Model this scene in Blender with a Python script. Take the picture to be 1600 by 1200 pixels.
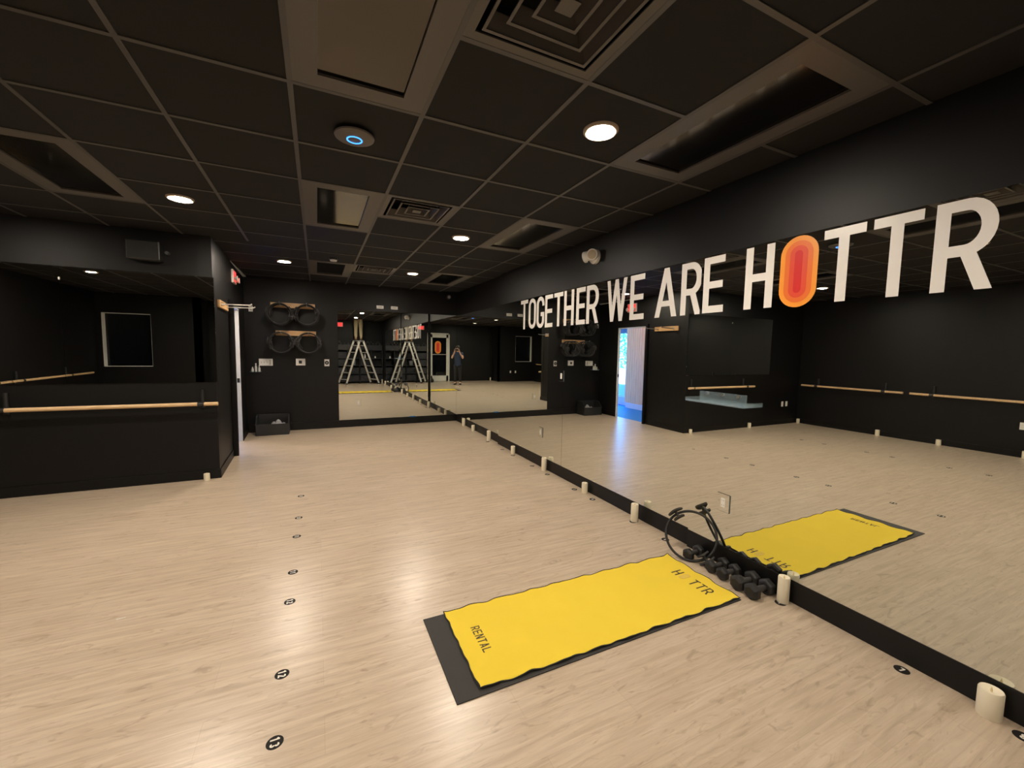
import bpy, bmesh, math, random
from mathutils import Vector, Matrix
R_ = random.Random(7)
PI = math.pi
scn = bpy.context.scene
COL = scn.collection
for o in list(bpy.data.objects): bpy.data.objects.remove(o)

# ------------------------------------------------------------------ camera, world, exposure
CAMZ = 1.5463; FPX = 642.73; YAW = 0.44279; PITCH = -0.080467; ROLL = 0.017622
def make_camera():
    fw = Vector((math.sin(YAW)*math.cos(PITCH), math.cos(YAW)*math.cos(PITCH), math.sin(PITCH)))
    r = Vector((math.cos(YAW), -math.sin(YAW), 0)); u = r.cross(fw)
    r2 = r*math.cos(ROLL)+u*math.sin(ROLL); u2 = -r*math.sin(ROLL)+u*math.cos(ROLL)
    cd = bpy.data.cameras.new('camera'); cd.sensor_width = 36; cd.lens = FPX/1600*36
    cd.clip_start = 0.02; cd.clip_end = 200
    co = bpy.data.objects.new('camera', cd); COL.objects.link(co)
    m = Matrix((r2, u2, -fw)).transposed().to_4x4(); m.translation = (0, 0, CAMZ)
    co.matrix_world = m; scn.camera = co
make_camera()
w = bpy.data.worlds.new('daylight'); scn.world = w; w.use_nodes = True
bg = w.node_tree.nodes['Background']; bg.inputs[0].default_value = (0.04, 0.30, 1.0, 1); bg.inputs[1].default_value = 28.0
sd = bpy.data.lights.new('sun', 'SUN'); sd.energy = 30; sd.angle = 0.01; sd.color = (0.85, 0.95, 1.0)
so = bpy.data.objects.new('sun', sd); COL.objects.link(so)
so.rotation_euler = Vector((-0.45, 0.55, -1.0)).to_track_quat('-Z', 'Y').to_euler(); so.location = (-6, 6, 8)
scn.view_settings.view_transform = 'Standard'; scn.view_settings.look = 'None'
scn.view_settings.gamma = 1.0; scn.view_settings.use_curve_mapping = False
scn.view_settings.exposure = 0.0
scn.cycles.use_denoising = True
scn.cycles.max_bounces = 14; scn.cycles.glossy_bounces = 10; scn.cycles.diffuse_bounces = 5
scn.cycles.transmission_bounces = 10; scn.cycles.transparent_max_bounces = 12
scn.cycles.sample_clamp_indirect = 4.0; scn.cycles.blur_glossy = 0.5
LAMP_L = 685.0; LAMP_COL = (1.0, 0.875, 0.72)

# ------------------------------------------------------------------ room numbers
H = 2.761                               # ceiling
M0, M1, M2 = 2.671, 2.693, 2.732        # mirror fronts of the three stretches of the right wall
YS, YT, F = 2.283, 6.185, 8.586         # the two steps in it, and the far mirror's front
GX, GY, T = -0.0905, 2.2482, 0.61       # ceiling grid origin and tile
MT = 0.006                              # mirror thickness
BX, BY = -1.055, 5.735                  # corner of the bulkhead wall
DTH = 0.0315                            # slant of the door wall
LX = -4.72                              # left wall
BKY, STX, BKY2 = -2.5, -2.7, -1.65      # back walls
TOP = 3.6

# ------------------------------------------------------------------ materials
MATS = {}
def mat(name, col, rough=0.5, metal=0.0, spec=0.5, emit=None, estr=0.0, bump=0.0, bscale=60.0, var=0.0, vscale=6.0, coat=0.0):
    if name in MATS: return MATS[name]
    m = bpy.data.materials.new(name); m.use_nodes = True
    nt = m.node_tree; b = nt.nodes['Principled BSDF']
    c = (*col, 1) if len(col) == 3 else col
    b.inputs['Base Color'].default_value = c
    b.inputs['Roughness'].default_value = rough; b.inputs['Metallic'].default_value = metal
    b.inputs['Specular IOR Level'].default_value = spec
    b.inputs['Coat Weight'].default_value = coat
    tc = nt.nodes.new('ShaderNodeTexCoord')
    if var > 0:
        n = nt.nodes.new('ShaderNodeTexNoise'); n.inputs['Scale'].default_value = vscale; n.inputs['Detail'].default_value = 4
        mx = nt.nodes.new('ShaderNodeMix'); mx.data_type = 'RGBA'
        mx.inputs['A'].default_value = tuple(max(0, k*(1-var)) for k in c[:3])+(1,)
        mx.inputs['B'].default_value = tuple(min(1, k*(1+var)) for k in c[:3])+(1,)
        nt.links.new(tc.outputs['Object'], n.inputs['Vector']); nt.links.new(n.outputs['Fac'], mx.inputs['Factor'])
        nt.links.new(mx.outputs['Result'], b.inputs['Base Color'])
    if bump > 0:
        n = nt.nodes.new('ShaderNodeTexNoise'); n.inputs['Scale'].default_value = bscale; n.inputs['Detail'].default_value = 5
        bp = nt.nodes.new('ShaderNodeBump'); bp.inputs['Strength'].default_value = bump; bp.inputs['Distance'].default_value = 0.002
        nt.links.new(tc.outputs['Object'], n.inputs['Vector']); nt.links.new(n.outputs['Fac'], bp.inputs['Height'])
        nt.links.new(bp.outputs['Normal'], b.inputs['Normal'])
    if emit is not None:
        b.inputs['Emission Color'].default_value = (*emit, 1); b.inputs['Emission Strength'].default_value = estr
    MATS[name] = m
    return m
def wood_mat(name, c1, c2, scale=(1, 12, 12), rough=0.45):
    m = bpy.data.materials.new(name); m.use_nodes = True; nt = m.node_tree; b = nt.nodes['Principled BSDF']
    tc = nt.nodes.new('ShaderNodeTexCoord'); mp = nt.nodes.new('ShaderNodeMapping'); mp.inputs['Scale'].default_value = scale
    n = nt.nodes.new('ShaderNodeTexNoise'); n.inputs['Scale'].default_value = 4; n.inputs['Detail'].default_value = 6
    cr = nt.nodes.new('ShaderNodeValToRGB'); cr.color_ramp.elements[0].color = (*c1, 1); cr.color_ramp.elements[1].color = (*c2, 1)
    cr.color_ramp.elements[0].position = .3; cr.color_ramp.elements[1].position = .7
    nt.links.new(tc.outputs['Object'], mp.inputs['Vector']); nt.links.new(mp.outputs['Vector'], n.inputs['Vector'])
    nt.links.new(n.outputs['Fac'], cr.inputs['Fac']); nt.links.new(cr.outputs['Color'], b.inputs['Base Color'])
    b.inputs['Roughness'].default_value = rough
    return m
def floor_mat(name, hall=False):
    m = bpy.data.materials.new(name); m.use_nodes = True; nt = m.node_tree; b = nt.nodes['Principled BSDF']; L = nt.links.new
    tc = nt.nodes.new('ShaderNodeTexCoord')
    br = nt.nodes.new('ShaderNodeTexBrick'); br.offset = .37; br.offset_frequency = 2; br.squash = 1
    br.inputs['Scale'].default_value = 1; br.inputs['Brick Width'].default_value = 1.22; br.inputs['Row Height'].default_value = .178
    br.inputs['Mortar Size'].default_value = .0009; br.inputs['Mortar Smooth'].default_value = .3; br.inputs['Bias'].default_value = 0
    br.inputs['Color1'].default_value = (.56, .455, .345, 1); br.inputs['Color2'].default_value = (.52, .42, .315, 1)
    br.inputs['Mortar'].default_value = (.44, .35, .255, 1)
    L(tc.outputs['Object'], br.inputs['Vector'])
    mp = nt.nodes.new('ShaderNodeMapping'); mp.inputs['Scale'].default_value = (1.2, 16, 1)
    n = nt.nodes.new('ShaderNodeTexNoise'); n.inputs['Scale'].default_value = 2.2; n.inputs['Detail'].default_value = 8; n.inputs['Roughness'].default_value = .62; n.inputs['Distortion'].default_value = .6
    L(tc.outputs['Object'], mp.inputs['Vector']); L(mp.outputs['Vector'], n.inputs['Vector'])
    r1 = nt.nodes.new('ShaderNodeValToRGB'); r1.color_ramp.elements[0].position = .3; r1.color_ramp.elements[1].position = .68
    r1.color_ramp.elements[0].color = (.74, .70, .66, 1); r1.color_ramp.elements[1].color = (1.06, 1.07, 1.08, 1)
    L(n.outputs['Fac'], r1.inputs['Fac'])
    mu = nt.nodes.new('ShaderNodeMix'); mu.data_type = 'RGBA'; mu.blend_type = 'MULTIPLY'; mu.inputs['Factor'].default_value = 1
    L(br.outputs['Color'], mu.inputs['A']); L(r1.outputs['Color'], mu.inputs['B'])
    # soft knots and cathedral figure
    mp2 = nt.nodes.new('ShaderNodeMapping'); mp2.inputs['Scale'].default_value = (3.2, 11, 1)
    v = nt.nodes.new('ShaderNodeTexNoise'); v.inputs['Scale'].default_value = 1.6; v.inputs['Detail'].default_value = 3; v.inputs['Distortion'].default_value = 2.2
    L(tc.outputs['Object'], mp2.inputs['Vector']); L(mp2.outputs['Vector'], v.inputs['Vector'])
    r2 = nt.nodes.new('ShaderNodeValToRGB'); r2.color_ramp.elements[0].position = .27; r2.color_ramp.elements[1].position = .42
    r2.color_ramp.elements[0].color = (.76, .72, .68, 1); r2.color_ramp.elements[1].color = (1, 1, 1, 1)
    L(v.outputs['Fac'], r2.inputs['Fac'])
    mu2 = nt.nodes.new('ShaderNodeMix'); mu2.data_type = 'RGBA'; mu2.blend_type = 'MULTIPLY'; mu2.inputs['Factor'].default_value = 1
    L(mu.outputs['Result'], mu2.inputs['A']); L(r2.outputs['Color'], mu2.inputs['B'])
    L(mu2.outputs['Result'], b.inputs['Base Color'])
    b.inputs['Roughness'].default_value = .30; b.inputs['Specular IOR Level'].default_value = .75
    bp = nt.nodes.new('ShaderNodeBump'); bp.inputs['Strength'].default_value = .12; bp.inputs['Distance'].default_value = .001
    L(n.outputs['Fac'], bp.inputs['Height']); L(bp.outputs['Normal'], b.inputs['Normal'])
    return m
def clear_mat(name, col=(1, 1, 1), rough=.03, ior=1.46):
    m = bpy.data.materials.new(name); m.use_nodes = True; nt = m.node_tree
    b = nt.nodes['Principled BSDF']; b.inputs['Base Color'].default_value = (*col, 1); b.inputs['Transmission Weight'].default_value = 1
    b.inputs['Roughness'].default_value = rough; b.inputs['IOR'].default_value = ior
    return m
WALL = mat('black_wall_paint', (.0046, .0043, .0044), .46, spec=.28, bump=.08, bscale=90)
BASE = mat('black_trim_paint', (.0046, .0043, .0044), .42, spec=.28)
CEIL = mat('black_ceiling_tile', (.014, .0128, .0124), .8, spec=.2, bump=.25, bscale=160)
GRID = mat('black_ceiling_grid', (.055, .050, .047), .45, spec=.5)
MIRR = mat('mirror_glass', (.90, .925, .885), .0, 1.0)
EDGE = mat('mirror_edge', (.10, .12, .115), .3)
WHITE = mat('white_plastic', (.78, .76, .72), .4)
VINYL = mat('white_vinyl', (.84, .81, .775), .32, var=.02)
BLACKP = mat('black_plastic', (.016, .016, .016), .4)
RUBBER = mat('black_rubber', (.011, .0105, .0105), .55, bump=.1)
GREYPAD = mat('dark_grey_foam', (.032, .029, .029), .7)
MATB = mat('black_mat_foam', (.028, .026, .025), .75, bump=.3, bscale=300)
YEL = mat('yellow_towel', (.76, .56, .046), .85, spec=.2, bump=.25, bscale=240, var=.06, vscale=3.5)
HEM = mat('black_hem', (.02, .02, .018), .8)
INK = mat('dark_print', (.06, .045, .02), .8)
TANINK = mat('tan_print', (.66, .46, .075), .85)
OAK = wood_mat('pale_wood', (.62, .40, .20), (.74, .52, .29))
OAKB = wood_mat('peg_board_wood', (.60, .35, .15), (.72, .45, .22))
SLAT = wood_mat('slat_wall_wood', (.72, .36, .13), (.86, .48, .20), scale=(12, 12, .6))
STEEL = mat('brushed_steel', (.62, .60, .57), .3, 1.0, var=.05, vscale=30)
ALU = mat('ladder_aluminium', (.60, .58, .53), .42, .55, var=.06, vscale=20)
WAX = mat('ivory_candle', (.80, .72, .55), .5, var=.04, vscale=12)
DOTB = mat('dot_black', (.014, .012, .011), .6, spec=.15)
DOTW = mat('dot_white', (.75, .71, .64), .5)
PANELR = mat('heater_panel_face', (.085, .077, .066), .10, 1.0, bump=.35, bscale=1.6)
PANELF = mat('heater_panel_frame', (.075, .066, .060), .42)
ACR = bpy.data.materials.new('clear_acrylic'); ACR.use_nodes = True
def _acr():
    nt = ACR.node_tree; b = nt.nodes['Principled BSDF']; out = nt.nodes['Material Output']
    b.inputs['Base Color'].default_value = (.62, .74, .82, 1); b.inputs['Roughness'].default_value = .08
    tr = nt.nodes.new('ShaderNodeBsdfTransparent'); tr.inputs[0].default_value = (.93, .97, 1, 1)
    mx = nt.nodes.new('ShaderNodeMixShader'); lw = nt.nodes.new('ShaderNodeLayerWeight'); lw.inputs[0].default_value = .35
    mr = nt.nodes.new('ShaderNodeMapRange'); mr.inputs[3].default_value = .06; mr.inputs[4].default_value = .34
    L = nt.links.new; L(lw.outputs['Facing'], mr.inputs[0]); L(mr.outputs[0], mx.inputs[0]); L(tr.outputs[0], mx.inputs[1]); L(b.outputs[0], mx.inputs[2]); L(mx.outputs[0], out.inputs[0])
_acr()
EXRED = mat('exit_letters', (.8, .02, .02), .5, emit=(1.0, .035, .04), estr=2.4)
EXWH = mat('exit_housing', (.70, .62, .58), .4)
EXFACE = mat('exit_lit_face', (.75, .22, .18), .5, emit=(1.0, .10, .09), estr=.3)
BLUEL = mat('blue_led', (.02, .1, .6), .4, emit=(.03, .22, 1.0), estr=4.0)
LAMP = mat('lamp_lens', (.9, .85, .75), .4, emit=LAMP_COL, estr=LAMP_L)
TRIM = mat('downlight_trim', (.45, .36, .28), .4)
ALUW = mat('white_door_paint', (.60, .60, .55), .4)
DGLASS = mat('dark_night_glass', (.004, .005, .007), .03, spec=.5)
REVEAL = mat('white_reveal_paint', (.85, .84, .80), .5)
SHELFB = mat('black_melamine', (.017, .017, .018), .45)
BINF = mat('charcoal_fabric', (.022, .023, .028), .9, bump=.3, bscale=200)
KHAKI = mat('khaki_cloth', (.30, .25, .15), .9, bump=.3, bscale=120, var=.1, vscale=14)
BOOT = mat('brown_boot_leather', (.20, .12, .06), .6)
SKIN = mat('skin', (.62, .36, .26), .5, var=.05, vscale=10)
NAVY = mat('navy_shirt_cloth', (.018, .034, .075), .85, bump=.2)
BLKC = mat('black_cloth', (.014, .014, .016), .9, bump=.2)
HAIR = mat('dark_hair', (.02, .014, .01), .6)
BLUETAPE = mat('blue_tape', (.02, .22, .62), .6)
GREYC = mat('grey_cloth', (.32, .32, .33), .9, bump=.4, bscale=40)
LEAF = mat('hedge_leaf', (.035, .22, .11), .55, var=.4, vscale=5)
CONC = mat('pale_concrete', (.72, .74, .74), .8, var=.05)
HALLW = mat('hall_white_paint', (.72, .74, .76), .6)
HFLOOR = mat('hall_floor', (.015, .16, .48), .5, spec=.15, var=.06, vscale=3)  # blue daylight on the hall floor put into its base colour
GREYM = mat('grey_metal_hood', (.16, .16, .18), .5)
ORA = [mat('vinyl_orange_a', (.92, .33, .022), .35), mat('vinyl_orange_b', (.82, .16, .012), .35), mat('vinyl_red_a', (.75, .065, .018), .35), mat('vinyl_red_b', (.66, .008, .004), .35)]
FLOORM = floor_mat('pale_wood_planks')

# ------------------------------------------------------------------ mesh helpers
class MB:
    def __init__(s): s.v = []; s.f = []
    def add(s, vs, fs):
        o = len(s.v); s.v += [tuple(v) for v in vs]; s.f += [tuple(i+o for i in f) for f in fs]; return s
    def box(s, x0, x1, y0, y1, z0, z1):
        x0, x1 = min(x0, x1), max(x0, x1); y0, y1 = min(y0, y1), max(y0, y1); z0, z1 = min(z0, z1), max(z0, z1)
        v = [(x0,y0,z0),(x1,y0,z0),(x1,y1,z0),(x0,y1,z0),(x0,y0,z1),(x1,y0,z1),(x1,y1,z1),(x0,y1,z1)]
        return s.add(v, [(0,3,2,1),(4,5,6,7),(0,1,5,4),(1,2,6,5),(2,3,7,6),(3,0,4,7)])
    def beam(s, a, b, wx, wz, up=(0, 0, 1)):
        a = Vector(a); b = Vector(b); d = (b-a).normalized(); u = Vector(up)
        sx = d.cross(u)
        if sx.length < 1e-4: sx = d.cross(Vector((1, 0, 0)))
        sx.normalize(); sz = sx.cross(d)
        q = [sx*wx/2*i+sz*wz/2*j for i, j in ((-1,-1),(1,-1),(1,1),(-1,1))]
        return s.add([a+k for k in q]+[b+k for k in q], [(3,2,1,0),(4,5,6,7),(0,1,5,4),(1,2,6,5),(2,3,7,6),(3,0,4,7)])
    def tube(s, pts, r, n=12, closed=False, caps=True):
        pts = [Vector(p) for p in pts]; m = len(pts); rr = r if isinstance(r, (list, tuple)) else [r]*m
        rings = []; prev = None
        for i, p in enumerate(pts):
            if closed: t = pts[(i+1) % m]-pts[i-1]
            else: t = pts[min(i+1, m-1)]-pts[max(i-1, 0)]
            t.normalize()
            if prev is None:
                a = Vector((0, 0, 1)) if abs(t.z) < .9 else Vector((1, 0, 0)); nx = t.cross(a).normalized()
            else: nx = (prev-t*prev.dot(t)).normalized()
            prev = nx; ny = t.cross(nx)
            rings.append([p+(nx*math.cos(2*PI*k/n)+ny*math.sin(2*PI*k/n))*rr[i] for k in range(n)])
        vs = [v for g in rings for v in g]; fs = []
        for i in range(m if closed else m-1):
            j = (i+1) % m
            for k in range(n): fs.append((i*n+k, i*n+(k+1) % n, j*n+(k+1) % n, j*n+k))
        if not closed and caps: fs.append(tuple(range(n-1, -1, -1))); fs.append(tuple((m-1)*n+k for k in range(n)))
        return s.add(vs, fs)
    def cyl(s, a, b, r, n=24): return s.tube([a, b], r, n)
    def lathe(s, prof, c=(0, 0, 0), n=32, axis='z'):
        c = Vector(c); vs = []; fs = []; m = len(prof)
        for (r, h) in prof:
            for k in range(n):
                a = 2*PI*k/n; x, y = r*math.cos(a), r*math.sin(a)
                vs.append(c+(Vector((x, y, h)) if axis == 'z' else Vector((h, x, y)) if axis == 'x' else Vector((y, h, x))))
        for i in range(m-1):
            for k in range(n): fs.append((i*n+k, i*n+(k+1) % n, (i+1)*n+(k+1) % n, (i+1)*n+k))
        if prof[0][0] > 1e-6: fs.append(tuple(range(n-1, -1, -1)))
        if prof[-1][0] > 1e-6: fs.append(tuple((m-1)*n+k for k in range(n)))
        return s.add(vs, fs)
    def prism(s, poly, fn, d):           # poly: 2D list; fn(u,v,w) -> 3D; w from 0 to d
        n = len(poly)
        vs = [fn(u, v, 0) for u, v in poly]+[fn(u, v, d) for u, v in poly]
        return s.add(vs, [tuple(range(n)), tuple(range(2*n-1, n-1, -1))]+[(i, (i+1) % n, n+(i+1) % n, n+i) for i in range(n)])
    def build(s, name, m, parent=None, loc=None, smooth=False, bevel=0.0, rotz=0.0, seg=2, recalc=True):
        me = bpy.data.meshes.new(name); me.from_pydata(s.v, [], s.f)
        bm = bmesh.new(); bm.from_mesh(me); bmesh.ops.remove_doubles(bm, verts=bm.verts, dist=1e-7)
        
        if recalc: bmesh.ops.recalc_face_normals(bm, faces=bm.faces)
        bm.to_mesh(me); bm.free()
        me.materials.append(m)
        o = bpy.data.objects.new(name, me); COL.objects.link(o)
        if loc is not None: o.location = loc
        if rotz: o.rotation_euler = (0, 0, rotz)
        if parent is not None: o.parent = parent
        if smooth:
            for p in me.polygons: p.use_smooth = True
            try: me.set_sharp_from_angle(angle=math.radians(38))
            except Exception: pass
        if bevel > 0:
            b = o.modifiers.new('bevel', 'BEVEL'); b.width = bevel; b.segments = seg; b.limit_method = 'ANGLE'; b.angle_limit = math.radians(40)
        return o
def thing(name, label, cat, loc=(0, 0, 0), rotz=0.0, group=None):
    o = bpy.data.objects.new(name, None); COL.objects.link(o); o.location = loc; o.rotation_euler = (0, 0, rotz)
    o.empty_display_size = .05
    return tag(o, label, cat, group)
def tag(o, label, cat, group=None):
    o['label'] = label; o['category'] = cat
    if group: o['group'] = group
    return o
def struct(o): o['kind'] = 'structure'; return o
def copy_tree(o, loc=None, rotz=None, label=None):
    c = o.copy(); COL.objects.link(c)
    if loc is not None: c.location = loc
    if rotz is not None: c.rotation_euler = (0, 0, rotz)
    if label: c['label'] = label
    for ch in list(o.children):
        d = ch.copy(); COL.objects.link(d); d.parent = c
        for g in list(ch.children):
            e = g.copy(); COL.objects.link(e); e.parent = d
    return c

# ------------------------------------------------------------------ lettering: stroked glyphs in a box w x 1
def arc(cx, cy, rx, ry, a0, a1, n=10):
    return [(cx+rx*math.cos(math.radians(a0+(a1-a0)*k/n)), cy+ry*math.sin(math.radians(a0+(a1-a0)*k/n))) for k in range(n+1)]
def ribbon(pts, t, closed=False):
    """quads along a centre line, mitred"""
    n = len(pts); P = [Vector(p) for p in pts]; L = []; Rr = []
    for i in range(n):
        if closed: a, b = P[i-1], P[(i+1) % n]
        else: a, b = P[max(i-1, 0)], P[min(i+1, n-1)]
        d1 = (P[i]-a) if (P[i]-a).length > 1e-9 else (b-P[i]); d2 = (b-P[i]) if (b-P[i]).length > 1e-9 else (P[i]-a)
        d1 = d1.normalized(); d2 = d2.normalized(); n1 = Vector((-d1.y, d1.x)); n2 = Vector((-d2.y, d2.x))
        nn = (n1+n2)
        nn = n1 if nn.length < 1e-6 else nn.normalized()
        k = min(1/max(.35, nn.dot(n1)), 2.2)*t/2
        L.append(P[i]+nn*k); Rr.append(P[i]-nn*k)
    q = []
    for i in range(n if closed else n-1):
        j = (i+1) % n; q.append([tuple(Rr[i]), tuple(Rr[j]), tuple(L[j]), tuple(L[i])])
    return q
def para(x0, x1, t, y0=0., y1=1.):       # slanted bar, horizontal ends; x = left edge at bottom / top
    return [(x0, y0), (x0+t, y0), (x1+t, y1), (x1, y1)]
def rect(x0, x1, y0, y1): return [(x0, y0), (x1, y0), (x1, y1), (x0, y1)]
def glyph(c, w, t):
    h = t/2; r = (w-t)/2; P = []
    def rb(p, closed=False): P.extend(ribbon(p, t, closed))
    if c == 'T': P += [rect(0, w, 1-t, 1), rect(w/2-h, w/2+h, 0, 1-t)]
    elif c == 'I': P += [rect(w/2-h, w/2+h, 0, 1)]
    elif c == 'L': P += [rect(0, t, 0, 1), rect(t, w, 0, t)]
    elif c == 'E': P += [rect(0, t, 0, 1), rect(t, w, 0, t), rect(t, w, 1-t, 1), rect(t, w*.93, .5-h, .5+h)]
    elif c == 'H': P += [rect(0, t, 0, 1), rect(w-t, w, 0, 1), rect(t, w-t, .5-h, .5+h)]
    elif c == 'N': P += [rect(0, t, 0, 1), rect(w-t, w, 0, 1), [(t*.2, 1), (t*1.25, 1), (w-t*.2, 0), (w-t*1.25, 0)]]
    elif c == 'X': s = t*1.15; P += [para(0, w-s, s), para(w-s, 0, s)]
    elif c == 'A': s = t*1.04; P += [para(0, w/2-s/2, s), para(w-s, w/2-s/2, s), rect(w*.22, w*.78, .22, .22+t*.9)]
    elif c == 'W': s = t*.98; q = w/4; P += [para(q*1.12-s/2, 0, s), para(q*1.12-s/2, w/2-s/2, s), para(w-q*1.12-s/2, w/2-s/2, s), para(w-q*1.12-s/2, w-s, s)]
    elif c == 'R':
        rr = min(r, .235-h/2); yb = .44
        P += [rect(0, t, 0, 1)]
        ry = (1-h-yb)/2
        rb([(t*.5, 1-h), (w-h-r*.98, 1-h)]+arc(w-h-r*.98, 1-h-ry, r*.98, ry, 90, -90, 14)[1:]+[(t*.5, yb)])
        P += [para(w-t*1.06, w*.46-h*.3, t*1.06, 0, yb)]
    elif c == 'O':
        rb(arc(w/2, 1-h-r, r, r, 0, 180, 14)+arc(w/2, h+r, r, r, 180, 360, 14), True)
    elif c == 'G':
        rb([(w-h, .70)]+arc(w/2, 1-h-r, r, r, 0, 180, 14)+arc(w/2, h+r, r, r, 180, 360, 14)+[(w-h, .50)])
        P += [rect(w*.55, w, .5-t, .5)]
    elif c == '1': P += [rect(w*.5-h, w*.5+h, 0, 1)]; rb([(w*.5, 1-h), (w*.12, .74)])
    elif c == '2': rb(arc(w/2, 1-h-r, r, r, 170, 0, 10)+arc(w/2, 1-h-r, r, r*1.2, 0, -45, 4)[1:]+[(h, h), (w, h)])
    elif c == '3': rb(arc(w/2, .74, r, .26-h, 160, -80, 12)); rb(arc(w/2, .27, r, .27-h, 80, -160, 12))
    elif c == '4': P += [rect(w*.62, w*.62+t, 0, 1), rect(0, w, .24, .24+t)]; rb([(w*.66, 1-h), (h, .28)])
    elif c == '5': rb([(w, 1-h), (h*1.4, 1-h), (h, .58)]+arc(w/2, .33, r, .33-h, 130, -150, 14))
    elif c == '6': rb(arc(w/2, .31, r, .31-h, 0, 360, 16), True); rb([(h, .31), (h*1.2, .55), (w*.6, 1-h*.5)])
    elif c == '7': P += [rect(0, w, 1-t, 1), para(w*.2, w-t*1.1, t*1.1, 0, 1-t)]
    elif c == '8': rb(arc(w/2, .27, r, .27-h, 0, 360, 16), True); rb(arc(w/2, .75, r*.9, .25-h, 0, 360, 16), True)
    elif c == '9': rb(arc(w/2, .69, r, .31-h, 0, 360, 16), True); rb([(w-h, .69), (w-h*1.2, .45), (w*.4, h*.5)])
    elif c == '0': rb(arc(w/2, 1-h-r, r, r, 0, 180, 10)+arc(w/2, h+r, r, r, 180, 360, 10), True)
    return P
def text_mesh(s, height, fn, d, wr=.5, t=.14, gap=.16, widths=None):
    """s on a baseline from u=0; fn(u,v,w) places it; returns MB and length"""
    mb = MB(); u = 0
    for ch in s:
        if ch == ' ': u += wr*.8*height; continue
        ww = (widths or {}).get(ch, wr)
        for k, poly in enumerate(glyph(ch, ww, t)):
            mb.prism([(u+x*height, y*height) for x, y in poly], fn, d*(1+.05*(k % 7)))
        u += (ww+gap)*height
    return mb, u-gap*height

# ------------------------------------------------------------------ THE SETTING
f = struct(MB().box(LX-.15, 2.95, -2.65, BY+.06, -.1, 0).box(BX-.13, 2.95, BY+.06, 8.75, -.1, 0).build('floor', FLOORM))
# ceiling: tiles with openings, and the grid below them
holes = set()
HEAT = [(0, -2), (0, 2), (0, 7), (3, -2), (3, 2), (3, 7), (-3, 2)]
VENT = [(1, -2), (1, 2), (1, 7)]
for i, j in HEAT: holes |= {(i, j), (i, j+1)}
for c in VENT: holes.add(c)
MISSING = {(2, -7), (3, -7)}
holes |= MISSING
cm = MB(); gx = lambda i: GX+i*T; gy = lambda j: GY+j*T
for i in range(-8, 5):
    for j in range(-8, 11):
        if (i, j) in holes: continue
        x0, x1 = max(gx(i), LX-.1), min(gx(i+1), 2.9); y0, y1 = max(gy(j), -2.6), min(gy(j+1), 8.7)
        if x1-x0 < .01 or y1-y0 < .01: continue
        if x1 < BX-.12 and y0 > BY+.13: continue
        cm.box(x0, x1, y0, y1, H+.004, H+.022)
struct(cm.build('ceiling', CEIL))
gm = MB()
for i in range(-7, 5): gm.box(gx(i)-.012, gx(i)+.012, -2.5, F if i > -1 else BY, H-.001, H+.03)
mid = {(i, j+1) for i, j in HEAT}
for j in range(-7, 11):
    for i in range(-8, 5):
        xa, xb = max(gx(i), LX if gy(j) < BY else BX-.05), min(gx(i+1), M2)
        if xb-xa > .01 and (i, j) not in mid and not ((i, j) in MISSING and (i, j-1) in MISSING): gm.box(xa, xb, gy(j)-.012, gy(j)+.012, H-.0012, H+.0298)
struct(gm.build('trim_1', GRID))
struct(MB().box(LX-.15, 2.95, -2.65, 8.75, TOP, TOP+.1).build('ceiling_deck', CEIL))
# right wall with its two small steps
wr = MB()
for x, a, b in ((M0, BKY-.12, YS), (M1, YS, YT), (M2, YT, F+.12)): wr.box(x+MT, 2.95, a, b, 0, TOP)
struct(wr.build('wall_right', WALL))
bb = MB()
for x, a, b in ((M0, BKY, YS), (M1, YS, YT), (M2, YT, F)): bb.box(x-.004, x+MT, a, b, 0, .142)
struct(bb.build('baseboard_right', BASE, bevel=.002))
struct(MB().box(-1.3, 2.95, F+MT, F+.15, 0, TOP).build('wall_far', WALL))
struct(MB().box(-1.13, M2-.004, F-.012, F+MT, 0, .14).build('baseboard_far', BASE, bevel=.002))
# bulkhead wall and door wall
struct(MB().box(LX-.1, BX, BY, BY+.13, 0, TOP).build('wall_bulkhead', WALL))
struct(MB().box(LX, BX+.012, BY-.012, BY, 0, .105).build('baseboard_bulkhead', BASE, bevel=.002))
DY0, DY1, DH = 1.12, 2.115, 2.13        # the opening, measured along the door wall
DL = (BX, BY, 0)
dw = MB(); dw.box(-.055, 0, .13, DY0, 0, TOP); dw.box(-.055, 0, DY1, 2.86, 0, TOP); dw.box(-.055, 0, DY0, DY1, DH, TOP)
dw.box(-.13, 0, .0, .13, 0, TOP)
struct(dw.build('wall_door', WALL, loc=DL, rotz=DTH))
db = MB(); db.box(0, .012, 0, DY0-.07, 0, .105); db.box(0, .012, DY1+.01, 2.84, 0, .105)
struct(db.build('baseboard_door', BASE, loc=DL, rotz=DTH, bevel=.002))
dr = struct(MB().box(-.054, .004, DY1-.014, DY1, 0, DH).box(-.054, .004, DY0, DY0+.012, 0, DH).box(-.054, .004, DY0, DY1, DH-.02, DH).build('door_1', HALLW, loc=DL, rotz=DTH))
MB().box(.0, .065, DY0-.06, DY0-.002, 0, DH+.05).build('door_casing', BASE, dr, bevel=.004)
MB().box(-.045, -.01, DY1-.0165, DY1-.0135, .96, 1.03).build('strike_plate', BLACKP, dr)
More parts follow.
